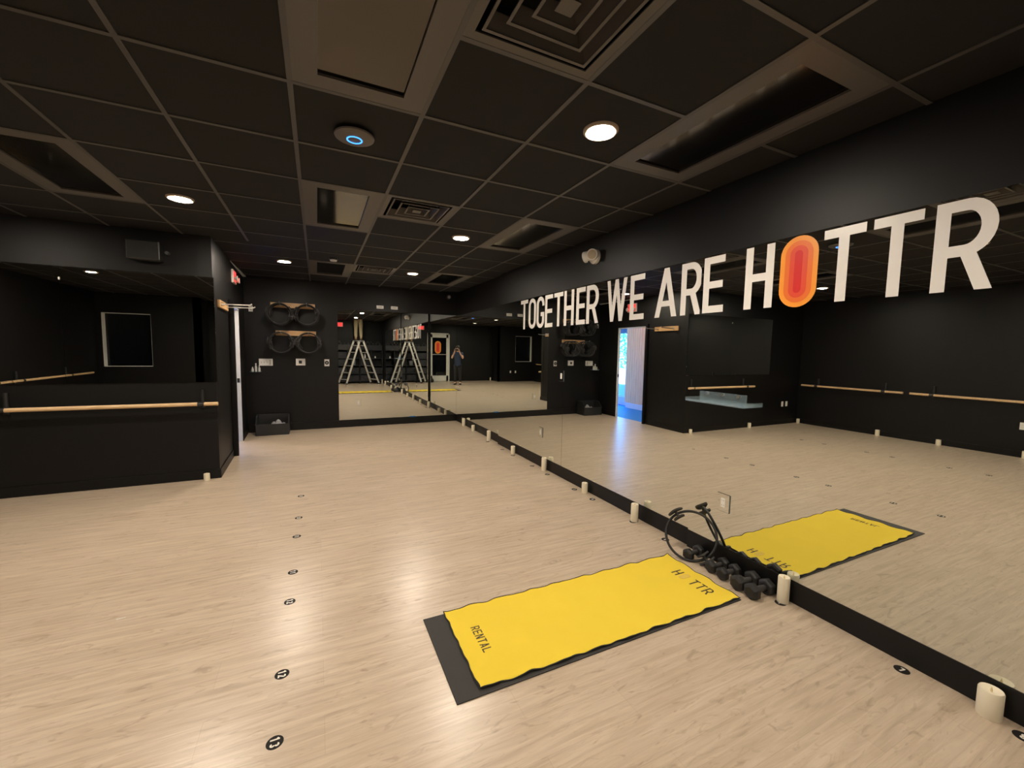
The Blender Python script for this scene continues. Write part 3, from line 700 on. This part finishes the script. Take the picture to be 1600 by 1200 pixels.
# ------------------------------------------------------------------ mat and towel
PHI = math.atan2(-.012, 1.83)
mt = MB(); nx, ny = 48, 16
ML, MW = 1.872, .625
c_ = Vector((.523, 1.605, 0))
mt = tag(MB().box(0, ML, 0, MW, 0, .006).build('yoga_mat', MATB, loc=c_, rotz=.004, bevel=.0025), 'black yoga mat lying under the yellow towel', 'yoga mat')
TL, TW = 1.755, .605
def towel_edge(u, v):
    """u,v in 0..1 -> local x,y,z with rippled rim"""
    e = min(u, 1-u)*TL; g = min(v, 1-v)*TW
    rx = math.exp(-e/.02); ry = math.exp(-g/.03)
    x = u*TL+rx*(.003*math.sin(v*23+1.3)+.0015*math.sin(v*47))*(1 if u < .5 else -1)
    y = v*TW+ry*(.0022*math.sin(u*47)+.0024*math.sin(u*83+2)+.0012*math.sin(u*21+1)+.0014*math.sin(u*131))*(1 if v < .5 else -1)
    z = .0035+ry*.006*(1+math.sin(u*TL*31+v*3))*.7+rx*.004*(1+math.sin(v*19))+.0004*math.sin(u*9+v*4)
    return x, y, z
nx, ny = 150, 44; vs = []; fs = []
for i in range(nx+1):
    for j in range(ny+1): vs.append(towel_edge(i/nx, j/ny))
for i in range(nx):
    for j in range(ny): q = i*(ny+1)+j; fs.append((q, q+ny+1, q+ny+2, q+1))
tw = MB().add(vs, fs).build('towel', YEL, loc=(.640, 1.632, .006), rotz=-.006, smooth=True, recalc=False)
so_ = tw.modifiers.new('thick', 'SOLIDIFY'); so_.thickness = .003; so_.offset = -1
tag(tw, 'bright yellow printed towel spread over the black yoga mat', 'towel')
rim = [towel_edge(i/nx, 0) for i in range(nx)]+[towel_edge(1, j/ny) for j in range(ny)]+[towel_edge(1-i/nx, 1) for i in range(nx)]+[towel_edge(0, 1-j/ny) for j in range(ny)]
MB().tube([(x, y, z-.001) for x, y, z in rim], .0032, 6, closed=True).build('hem', HEM, tw, smooth=True)
# print: reads along -y, tops towards the mirror (+x)
def place_print(s, x0, y0, hgt, m, name, **k):
    mb, ln = text_mesh(s, hgt, lambda u, v, q: (x0+v, y0-u, .0046+q), .0003, **k); mb.build(name, m, tw); return ln
hx = 2.225-.640
place_print('H', hx, .405, .086, INK, 'print', wr=.50, t=.115)
place_print('TTR', hx, .265, .086, INK, 'print', wr=.50, t=.115, gap=.14)
MB().prism([(hx+.044+b_, .325+a_) for a_, b_ in pill(.042, .094)], lambda u, v, q: (u, v, .0045+q), .0006).build('print', TANINK, tw)
place_print('RENTAL', .738-.640, .415, .05, INK, 'print', wr=.55, t=.13, gap=.17)

# ------------------------------------------------------------------ dumbbells by the mirror
def dumbbell(label, loc, rotz, s=1.0):
    t = thing('dumbbell', label, 'dumbbell', loc, rotz)
    hr = .043*s; hl = .05*s; L_ = .175*s
    def head(sg):
        prof = [(.0001, 0), (hr*.62, 0), (hr*.98, .008*s), (hr, .014*s), (hr, hl-.012*s), (hr*.8, hl-.002*s), (hr*.45, hl)]
        mb = MB(); n = 6
        vs = []; fs = []
        for r_, h_ in prof:
            for k in range(n): a_ = 2*PI*k/n+PI/6; vs.append((sg*(L_/2-h_), r_*1.12*math.cos(a_), r_*1.12*math.sin(a_)))
        for i in range(len(prof)-1):
            for k in range(n): fs.append((i*n+k, i*n+(k+1) % n, (i+1)*n+(k+1) % n, (i+1)*n+k))
        mb.add(vs, fs); return mb.build('head', RUBBER, t, bevel=.005*s, smooth=False)
    head(1); head(-1)
    MB().lathe([(.015*s, -.05*s), (.0165*s, -.025*s), (.018*s, 0), (.0165*s, .025*s), (.015*s, .05*s)], n=20, axis='x').build('handle', GREYPAD, t, smooth=True)
    return t
ZD = .043*1.12*math.cos(PI/6)
DB = [((2.565, 2.13), .10, .95, 'black dumbbell half hidden behind the leaning ring'),
      ((2.568, 1.925), -.05, .97, 'small black dumbbell nearest the leaning ring'),
      ((2.560, 1.828), -.02, .97, 'small black dumbbell, second from the ring'),
      ((2.552, 1.700), -.03, 1.12, 'larger black dumbbell, third from the ring'),
      ((2.548, 1.598), -.02, 1.12, 'larger black dumbbell nearest the tall candle')]
for (x, y), a_, s_, lab in DB:
    d = dumbbell(lab, (x, y, ZD*s_), a_, s_); d['group'] = 'dumbbells on the floor by the mirror'

# ------------------------------------------------------------------ candles
def candle(label, x, y, h_, r_=.033):
    t = thing('candle', label, 'candle', (x, y, 0), group='ivory pillar candles along the walls')
    MB().lathe([(.0001, 0), (r_*.97, 0), (r_, .003), (r_, h_-.006), (r_*.93, h_), (r_*.75, h_-.004), (.0001, h_-.012)], n=32).build('wax', WAX, t, smooth=True)
    MB().lathe([(.0001, h_-.013), (.0035, h_-.013), (.0045, h_-.004), (.0001, h_+.012)], n=10).build('flame_tip', mat('flame_tip', (.75, .6, .35), .5), t, smooth=True)
    return t
CD = [(M0-.055, .612, .122, .040, 'short wide ivory candle at the right edge of the picture'), (M0-.047, 1.497, .165, .033, 'tall ivory candle beside the dumbbells'),
      (M0-.055, 2.835, .165, .033, 'tall ivory candle on the far side of the leaning ring'), (M1-.05, 3.655, .112, .033, 'short candle on the mirror side, second beyond the leaning ring'),
      (M1-.05, 4.56, .17, .033, 'tall candle on the mirror side, third beyond the leaning ring'), (M1-.05, 5.50, .115, .033, 'short candle on the mirror side, fourth beyond the leaning ring'),
      (M1-.05, 6.47, .172, .033, 'tall candle on the mirror side, just past the step in the wall'), (M2-.05, 7.36, .112, .033, 'short candle next to last before the far corner'),
      (M2-.05, 7.93, .155, .033, 'tall candle nearest the far corner'), (M0-.05, -1.0, .165, .033, 'tall candle behind the photographer by the ladder'),
      (M0-.05, -1.95, .165, .033, 'tall candle in the back corner by the shelves'), (BX-.115, BY-.07, .082, .03, 'short candle at the bulkhead corner by the doorway'),
      (-2.95, BY-.075, .105, .033, 'candle along the bulkhead wall under the barre end'), (LX+.09, BY-.09, .105, .033, 'candle in the corner of bulkhead and left wall'),
      (LX+.06, 4.17, .115, .036, 'candle along the left wall, first from the bulkhead corner'), (LX+.06, 3.28, .1, .036, 'candle along the left wall, second from the bulkhead corner'),
      (LX+.06, 2.28, .12, .036, 'candle along the left wall, third from the bulkhead corner'), (STX+.12, BKY+.1, .16, .033, 'candle at the foot of the wall step behind the photographer')]
for x, y, h_, r_, lab in CD: candle(lab, x, y, h_, r_)

# ------------------------------------------------------------------ numbered floor dots
def floor_dot(num, x, y, label):
    t = thing('floor_marker', label, 'floor marker', (x, y, 0), group='round numbered floor markers')
    MB().lathe([(.0001, 0), (.031, 0), (.031, .0012), (.0001, .0012)], n=32).build('disc', DOTB, t)
    hgt = .034; ln = text_mesh(num, hgt, lambda u, v, q: (0, 0, 0), 1, wr=.5, t=.19, gap=.2)[1]
    mb, _ = text_mesh(num, hgt, lambda u, v, q: (v-hgt/2, ln/2-u, .0012+q), .0004, wr=.5, t=.19, gap=.2)
    mb.build('numeral', DOTW, t)
ORD = ('first', 'second', 'third', 'fourth', 'fifth', 'sixth', 'seventh', 'eighth', 'ninth', 'tenth', 'eleventh', 'twelfth')
rowA = [(.509, '8'), (.90, '7'), (1.495, '7'), (2.44, '5'), (2.83, '4'), (3.448, '4'), (3.787, '3'), (4.393, '3'), (4.80, '2'), (5.40, '2'), (5.79, '1'), (6.40, '1')]
for k, (y, nn) in enumerate(rowA): floor_dot(nn, M0-.073, y, 'round black floor marker %s along the mirror wall, %s from the near end' % (nn, ORD[k]))
rowB = [(1.736, '13'), (2.11, '12'), (2.727, '12'), (3.093, '11'), (3.687, '11'), (4.095, '10'), (4.704, '10')]
for k, (y, nn) in enumerate(rowB): floor_dot(nn, -.178, y, 'round black floor marker %s of the middle row, %s from the near end' % (nn, ORD[k]))
rowC = [(2.127, '17'), (2.509, '16'), (3.155, '16'), (3.484, '15'), (4.107, '15'), (4.486, '14')]
for k, (y, nn) in enumerate(rowC): floor_dot(nn, -2.735, y, 'round black floor marker %s of the left row, %s from the near end' % (nn, ORD[k]))
tag(MB().box(-.02, .02, -.003, .003, 0, .002).build('paper_scrap', WHITE, loc=(-1.03, 2.93, 0), rotz=.1), 'tiny white paper scrap lying on the open floor', 'scrap')

# ------------------------------------------------------------------ ladder and worker
LC = Vector((1.62, -1.72, 0))
def make_ladder():
    t = thing('step_ladder', 'aluminium A frame ladder standing in front of the black shelves', 'ladder', LC)
    zt = 1.86; dirw = Vector((.29, .42, 0))           # width of the ladder
    def side(sg):
        s = MB
        top = Vector((sg*.07, 0, zt)); bot = Vector((sg*.66, 0, 0))
        hw0 = dirw*.36; hw1 = dirw*.5
        for q, nm in ((1, 'rail'), (-1, 'rail')):
            r = MB().beam(bot+hw1*q+Vector((0, 0, .03)), top+hw0*q, .028, .07, up=(sg*1., 0, .3)).build(nm, ALU, t, bevel=.003)
            MB().beam(bot+hw1*q+Vector((0, 0, .0)), bot+hw1*q+Vector((-sg*.016, 0, .05)), .036, .08, up=(sg*1., 0, .3)).build('foot', RUBBER, r)
        for k in range(6):
            f_ = (k+.7)/6.4; c0 = bot.lerp(top, f_); w_ = hw1.lerp(hw0, f_)
            MB().beam(c0-w_, c0+w_, .05, .026, up=(0, 0, 1)).build('rung', ALU, t)
    side(1); side(-1)
    for q in (1, -1):
        MB().beam(Vector((-.09, 0, zt-.01))+dirw*.36*q, Vector((.09, 0, zt-.01))+dirw*.36*q, .05, .07).build('hinge', mat('ladder_hinge', (.10, .10, .10), .5), t, bevel=.01)
    MB().beam(Vector((0, 0, zt-.005))-dirw*.36, Vector((0, 0, zt-.005))+dirw*.36, .13, .025).build('top_step', ALU, t)
make_ladder()

def skin_mesh(name, joints, edges, root, m, parent=None, sub=2, loc=None):
    names = list(joints); idx = {k: i for i, k in enumerate(names)}
    me = bpy.data.meshes.new(name); me.from_pydata([joints[k][0] for k in names], [(idx[a_], idx[b_]) for a_, b_ in edges], [])
    o = bpy.data.objects.new(name, me); COL.objects.link(o); me.materials.append(m)
    if parent is not None: o.parent = parent
    if loc is not None: o.location = loc
    md = o.modifiers.new('skin', 'SKIN'); md.use_smooth_shade = True
    lay = me.skin_vertices[0]
    for k in names:
        r_ = joints[k][1]; lay.data[idx[k]].radius = r_ if isinstance(r_, tuple) else (r_, r_)
        lay.data[idx[k]].use_root = (k == root)
    sb = o.modifiers.new('sub', 'SUBSURF'); sb.levels = sub; sb.render_levels = sub
    return o
def V(*a_): return tuple(a_)
def hand(o_parent, wrist, fdir, side, up, curl, m, nm='hand'):
    """palm with five fingers; fdir = finger direction, side = towards the thumb, up = back of the hand"""
    w_ = Vector(wrist); fd = Vector(fdir).normalized(); sd_ = Vector(side).normalized(); un = Vector(up).normalized()
    J = {'w': (tuple(w_), .026), 'p': (tuple(w_+fd*.05), (.036, .018)), 'k': (tuple(w_+fd*.085), (.038, .015))}; E = [('w', 'p'), ('p', 'k')]
    for i, (off, ln) in enumerate(((.030, .072), (.010, .08), (-.010, .074), (-.029, .058))):
        b0 = w_+fd*.088+sd_*off; d1 = (fd*math.cos(curl)-un*math.sin(curl)); d2 = (fd*math.cos(curl*2.1)-un*math.sin(curl*2.1))
        J['a%d' % i] = (tuple(b0), .009); J['b%d' % i] = (tuple(b0+d1*ln*.55), .0082); J['c%d' % i] = (tuple(b0+d1*ln*.55+d2*ln*.45), .0068)
        E += [('k', 'a%d' % i), ('a%d' % i, 'b%d' % i), ('b%d' % i, 'c%d' % i)]
    b0 = w_+fd*.03+sd_*.032
    J['t0'] = (tuple(b0), .013); J['t1'] = (tuple(b0+(fd*.6+sd_*.7-un*.25).normalized()*.035), .0105); J['t2'] = (tuple(b0+(fd*.8+sd_*.45-un*.4).normalized()*.066), .008)
    E += [('w', 't0'), ('t0', 't1'), ('t1', 't2')]
    return J, E

def body_joints(o, fwd, rgt, hip_z, lean=0., sc=1.):
    pass
# worker: feet on the ladder top, waist at the ceiling opening, upper body above it
def make_worker():
    zb = 1.883; c = Vector((LC.x, LC.y, 0))
    t = thing('person', 'person in khaki trousers standing on the ladder, upper body inside the ceiling', 'person', (c.x, c.y, zb))
    f_ = Vector((0, -1, 0)); r_ = Vector((1, 0, 0))        # faces the back wall
    def p(x, y, z): return (x, y, z)
    J = {'pel': (p(0, .0, .93), .10), 'bel': (p(0, 0, 1.06), .095), 'che': (p(0, .0, 1.28), .10), 'nek': (p(0, -.01, 1.45), .055), 'hd0': (p(0, -.02, 1.54), .075), 'hd1': (p(0, -.03, 1.63), .085), 'hd2': (p(0, -.02, 1.70), .05)}
    E = [('pel', 'bel'), ('bel', 'che'), ('che', 'nek'), ('nek', 'hd0'), ('hd0', 'hd1'), ('hd1', 'hd2')]
    for s_, n_ in ((-1, 'L'), (1, 'R')):
        fx = s_*.105
        J['hip'+n_] = (p(s_*.085, 0, .86), .085); J['kne'+n_] = (p(fx*.95, -.035, .47), .055); J['ank'+n_] = (p(fx, .01, .085), .04); J['toe'+n_] = (p(fx*1.1, -.14, .035), .033)
        J['hee'+n_] = (p(fx, .045, .04), .033)
        J['sho'+n_] = (p(s_*.19, 0, 1.38), .055); J['elb'+n_] = (p(s_*.27, -.18, 1.30), .04); J['wri'+n_] = (p(s_*.2, -.38, 1.42), .028)
        E += [('pel', 'hip'+n_), ('hip'+n_, 'kne'+n_), ('kne'+n_, 'ank'+n_), ('ank'+n_, 'toe'+n_), ('ank'+n_, 'hee'+n_), ('che', 'sho'+n_), ('sho'+n_, 'elb'+n_), ('elb'+n_, 'wri'+n_)]
        hj, he = hand(None, J['wri'+n_][0], (0, -.8, .5), (-s_, 0, .1), (0, .5, .8), .25, SKIN)
        for k, vv in hj.items():
            if k != 'w': J[k+n_] = vv
        for a_, b_ in he: E.append((('wri' if a_ == 'w' else a_)+n_, ('wri' if b_ == 'w' else b_)+n_))
    skin_mesh('body', J, E, 'pel', SKIN, t)
    tj = {'pel': (p(0, .0, .95), .135)}; te = []
    for s_, n_ in ((-1, 'L'), (1, 'R')):
        fx = s_*.105
        tj['hip'+n_] = (p(s_*.088, 0, .84), .105); tj['th'+n_] = (p(s_*.098, -.02, .66), .092); tj['kne'+n_] = (p(fx*.95, -.035, .47), .075); tj['cal'+n_] = (p(fx, -.01, .30), .07); tj['ank'+n_] = (p(fx, .008, .10), .062)
        te += [('pel', 'hip'+n_), ('hip'+n_, 'th'+n_), ('th'+n_, 'kne'+n_), ('kne'+n_, 'cal'+n_), ('cal'+n_, 'ank'+n_)]
    skin_mesh('trousers', tj, te, 'pel', KHAKI, t)
    for s_ in (-1, 1):
        fx = s_*.105
        skin_mesh('boot', {'a': (p(fx, .012, .13), .052), 'b': (p(fx, .02, .05), (.05, .048)), 'h': (p(fx, .055, .045), (.042, .042)), 'c': (p(fx*1.06, -.08, .045), (.05, .042)), 'd': (p(fx*1.1, -.155, .038), (.042, .034))}, [('a', 'b'), ('b', 'h'), ('b', 'c'), ('c', 'd')], 'b', BOOT, t)
    sj = {'bel': (p(0, 0, 1.03), .14), 'che': (p(0, 0, 1.28), .14), 'nk': (p(0, -.01, 1.42), .07)}; se = [('bel', 'che'), ('che', 'nk')]
    for s_, n_ in ((-1, 'L'), (1, 'R')):
        sj['s'+n_] = (p(s_*.19, 0, 1.38), .07); sj['e'+n_] = (p(s_*.25, -.13, 1.32), .06); se += [('che', 's'+n_), ('s'+n_, 'e'+n_)]
    skin_mesh('shirt', sj, se, 'che', BLKC, t)
    MB().lathe([(.09, -.02), (.097, .03), (.09, .075), (.06, .105), (.0001, .115)], (0, -.02, 1.64), 24).build('hair', HAIR, t, smooth=True)
make_worker()

# photographer: stands just behind the camera, both hands on the phone
def make_photographer():
    base = Vector((-.17, -.37, 0))
    t = thing('person', 'person in navy shirt and black trousers holding up a phone to take the picture', 'person', base, -YAW)
    # local: faces +y
    ph = (Vector((0, 0, CAMZ))-base); c_, s2 = math.cos(YAW), math.sin(YAW)
    px, py = ph.x*c_-ph.y*s2, ph.x*s2+ph.y*c_
    zc = CAMZ
    J = {'pel': (V(0, 0, .95), .085), 'bel': (V(0, .01, 1.08), .092), 'che': (V(0, .0, 1.29), .10), 'nek': (V(0, .01, 1.46), .052), 'hd0': (V(0, .03, 1.54), (.062, .07)), 'hd1': (V(0, .03, 1.62), (.074, .088)), 'hd2': (V(0, .025, 1.70), (.055, .065))}
    E = [('pel', 'bel'), ('bel', 'che'), ('che', 'nek'), ('nek', 'hd0'), ('hd0', 'hd1'), ('hd1', 'hd2')]
    for s_, n_ in ((-1, 'L'), (1, 'R')):
        J['hip'+n_] = (V(s_*.085, 0, .86), .052); J['kne'+n_] = (V(s_*.1, .02, .49), .055); J['ank'+n_] = (V(s_*.11, -.02, .085), .038); J['toe'+n_] = (V(s_*.13, .13, .032), .032); J['hee'+n_] = (V(s_*.11, -.05, .034), .032)
        J['sho'+n_] = (V(s_*.185, 0, 1.39), .055); J['elb'+n_] = (V(s_*.24, .12, 1.17), .04); 
        wr_ = Vector((px+s_*.10, py-.115, zc-.075)); J['wri'+n_] = (tuple(wr_), .027)
        E += [('pel', 'hip'+n_), ('hip'+n_, 'kne'+n_), ('kne'+n_, 'ank'+n_), ('ank'+n_, 'toe'+n_), ('ank'+n_, 'hee'+n_), ('che', 'sho'+n_), ('sho'+n_, 'elb'+n_), ('elb'+n_, 'wri'+n_)]
        hj, he = hand(None, wr_, (-s_*.25, .25, .95), (-s_*.9, -.2, .1), (s_*.6, -.75, .2), .35, SKIN)
        for k, vv in hj.items():
            if k != 'w': J[k+n_] = (tuple(min(vv[0][1], py-.035) if i_ == 1 else vv[0][i_] for i_ in range(3)), vv[1])
        for a_, b_ in he: E.append((('wri' if a_ == 'w' else a_)+n_, ('wri' if b_ == 'w' else b_)+n_))
    skin_mesh('body', J, E, 'pel', SKIN, t)
    sj = {'end': (V(0, .005, .78), .14), 'bel': (V(0, .005, .90), .152), 'mid': (V(0, .005, 1.14), .134), 'che': (V(0, 0, 1.30), .143), 'nk': (V(0, .005, 1.45), .075)}; se = [('end', 'bel'), ('bel', 'mid'), ('mid', 'che'), ('che', 'nk')]
    for s_, n_ in ((-1, 'L'), (1, 'R')):
        sj['s'+n_] = (V(s_*.188, 0, 1.385), .082); sj['e'+n_] = (V(s_*.225, .07, 1.265), .066); se += [('che', 's'+n_), ('s'+n_, 'e'+n_)]
    skin_mesh('shirt', sj, se, 'che', NAVY, t)
    tj = {'pel': (V(0, 0, .95), .135)}; te = []
    for s_, n_ in ((-1, 'L'), (1, 'R')):
        tj['h'+n_] = (V(s_*.092, 0, .84), .118); tj['t'+n_] = (V(s_*.097, .012, .67), .087); tj['k'+n_] = (V(s_*.1, .02, .49), .07); tj['a'+n_] = (V(s_*.11, -.018, .10), .055)
        te += [('pel', 'h'+n_), ('h'+n_, 't'+n_), ('t'+n_, 'k'+n_), ('k'+n_, 'a'+n_)]
    skin_mesh('trousers', tj, te, 'pel', BLKC, t)
    for s_ in (-1, 1):
        skin_mesh('shoe', {'b': (V(s_*.11, -.02, .045), (.045, .045)), 'h': (V(s_*.11, -.055, .045), (.042, .042)), 'c': (V(s_*.122, .07, .042), (.046, .038)), 'd': (V(s_*.132, .145, .036), (.038, .032))}, [('b', 'h'), ('b', 'c'), ('c', 'd')], 'b', BLACKP, t)
    MB().lathe([(.082, -.05), (.094, .0), (.093, .04), (.078, .08), (.045, .105), (.0001, .112)], (0, .012, 1.63), 24).build('hair', HAIR, t, smooth=True)
    fc = MB(); fc.lathe([(.0001, 0), (.012, .0), (.009, -.02), (.0001, -.03)], (0, .118, 1.595), 12)
    phn = thing('phone', 'black phone held up by the photographer', 'phone', (0, 0, CAMZ), -YAW)
    pm = MB().box(-.075, .075, -.03, -.022, -.04, .036).build('phone_body', BLACKP, phn, bevel=.004)
make_photographer()

# ------------------------------------------------------------------ back wall: shelves, glass door
SX0, SX1, SYF, SYB = .72, 2.655, -2.03, -2.485
def make_shelf():
    t = thing('shelf_unit', 'wide black cubby shelf unit along the back wall behind the ladder', 'shelf unit', ((SX0+SX1)/2, (SYF+SYB)/2, 0))
    hx_, hy_ = (SX1-SX0)/2, (SYF-SYB)/2
    MB().box(-hx_, hx_, -hy_, hy_, 1.655, 1.69).build('top_board', SHELFB, t, bevel=.003)
    MB().box(-hx_, hx_, hy_-.02, hy_, 1.46, 1.655).build('fascia', SHELFB, t)
    for z in (.1, .43, .79, 1.11): MB().box(-hx_+.02, hx_-.02, -hy_+.01, hy_-.005, z-.02, z).build('shelf_board', SHELFB, t)
    for k in range(5): x = -hx_+k*(2*hx_-.02)/4; MB().box(x, x+.02, -hy_, hy_, 0, 1.655).build('upright', SHELFB, t)
    MB().box(-hx_, hx_, -hy_, -hy_+.008, 0, 1.655).build('back_board', SHELFB, t)
make_shelf()
cw = (SX1-SX0)/4
b0 = None; TIER = ('bottom', 'second', 'third', 'top')
for k, z in enumerate((.1, .43, .79, 1.11)):
    for c in range(4):
        if k >= 2 and c in (1, 3): continue
        if k == 3 and c == 2: continue
        loc = (SX0+cw*(c+.5)+.01*(c-1.5), (SYF+SYB)/2+.01, z)
        lab = 'dark fabric bin, %s shelf of black unit, %s column from the glass door' % (TIER[k], ORD[c])
        if b0 is None:
            b0 = thing('fabric_bin', lab, 'bin', loc, group='fabric bins in the black shelf unit')
            e = MB(); a_, d_ = cw/2-.035, .19
            e.box(-a_, a_, -d_, d_, 0, .01).box(-a_, -a_+.01, -d_, d_, .01, .26).box(a_-.01, a_, -d_, d_, .01, .26).box(-a_, a_, -d_, -d_+.01, .01, .26).box(-a_, a_, d_-.01, d_, .01, .26)
            e.build('fabric_body', BINF, b0); MB().box(-.05, .05, d_, d_+.006, .14, .17).build('handle', GREYPAD, b0)
        else: copy_tree(b0, loc, label=lab)
dtop = dumbbell('dumbbell', (0, 0, -10), PI/2, 1.0)
first = True
for k in range(13):
    x = SX0+.075+k*.146
    loc = (x, -2.16+R_.uniform(-.02, .02), 1.69+ZD); lab = 'black dumbbell on top of the shelf unit, %s from the glass door' % ORD[min(k, 11)] if k < 12 else 'black dumbbell on top of the shelf unit, last before the mirror corner'
    if first: dtop.location = loc; dtop['label'] = lab; dtop['group'] = 'dumbbells on top of the shelf unit'; first = False
    else: copy_tree(dtop, loc, PI/2+R_.uniform(-.12, .12), lab)
for k, x in enumerate((.87, 1.74, 1.89, 2.03, 2.17, 2.46)):
    copy_tree(dtop, (x, -2.15, 1.69+ZD*2.86), PI/2+R_.uniform(-.2, .2), 'black dumbbell stacked on the row above the shelf unit, %s from the glass door' % ORD[k])
bk = thing('bucket', 'grey bucket standing on the shelf behind the ladder', 'bucket', (1.44, -2.17, .79))
MB().lathe([(.0001, 0), (.075, 0), (.095, .2), (.1, .205), (.1, .215), (.09, .215), (.07, .01), (.0001, .01)], n=28).build('pail', mat('grey_bucket', (.22, .24, .27), .5), bk, smooth=True)
MB().tube([(.098*math.cos(k*PI/12), 0, .2+.06*math.sin(k*PI/12)) for k in range(13)], .003, 8).build('bail', STEEL, bk, smooth=True)
def bottle(label, loc, h_):
    o = MB().lathe([(.0001, 0), (.03, 0), (.032, .01), (.032, h_*.65), (.014, h_*.8), (.014, h_*.88)], n=20).build('bottle', WHITE, loc=loc, smooth=True)
    MB().lathe([(.016, h_*.88), (.016, h_), (.0001, h_)], n=16).build('cap', WHITE, o, smooth=True); tag(o, label, 'bottle')
bottle('white bottle on the black shelf below the dumbbells', (1.92, -2.12, 1.11), .2)
bottle('white bottle on the top inner shelf nearest the mirror corner', (2.35, -2.12, 1.11), .1)
dg = thing('bag', 'black bag slumped on the floor beside the ladder foot', 'bag', (.62, -1.95, 0))
MB().lathe([(.0001, 0), (.11, .0), (.13, .05), (.12, .12), (.07, .17), (.0001, .18)], n=24).build('bag_body', BLKC, dg, smooth=True)
MB().tube([(.06*math.cos(k*PI/10), 0, .165+.07*math.sin(k*PI/10)) for k in range(11)], .008, 8).build('strap', BLKC, dg, smooth=True)
# glass door
gd = struct(MB().box(-.42, .60, BKY+.0005, BKY+.05, 0, .0005).build('door_2', ALUW))
fr = MB(); a0, a1 = -.42, .60
fr.box(a0, a0+.06, BKY, BKY+.05, 0, 2.34).box(a1-.06, a1, BKY, BKY+.05, 0, 2.34).box(a0, a1, BKY, BKY+.05, 2.28, 2.34); fr.build('door_frame', ALUW, gd, bevel=.003)
fr = MB(); b0_, b1_ = a0+.065, a1-.065
fr.box(b0_, b0_+.10, BKY+.005, BKY+.045, .01, 2.275).box(b1_-.10, b1_, BKY+.005, BKY+.045, .01, 2.275).box(b0_, b1_, BKY+.005, BKY+.045, 2.12, 2.275).box(b0_, b1_, BKY+.005, BKY+.045, .01, .28); fr.build('door_leaf', ALUW, gd, bevel=.003)
MB().box(b0_+.1, b1_-.1, BKY+.02, BKY+.03, .28, 2.12).build('glass', DGLASS, gd)
MB().box(b0_+.06, b1_-.06, BKY+.06, BKY+.085, 1.29, 1.325).build('push_bar', STEEL, gd)
lg = bpy.data.objects.new('door_logo', None); COL.objects.link(lg); lg.location = (.16, BKY+.031, 1.65)
tag(lg, 'orange pill shaped logo on the dark glass door', 'logo')
pill_logo(lg, lambda u, v, q: (u, q, v), .30, .60, ORA)
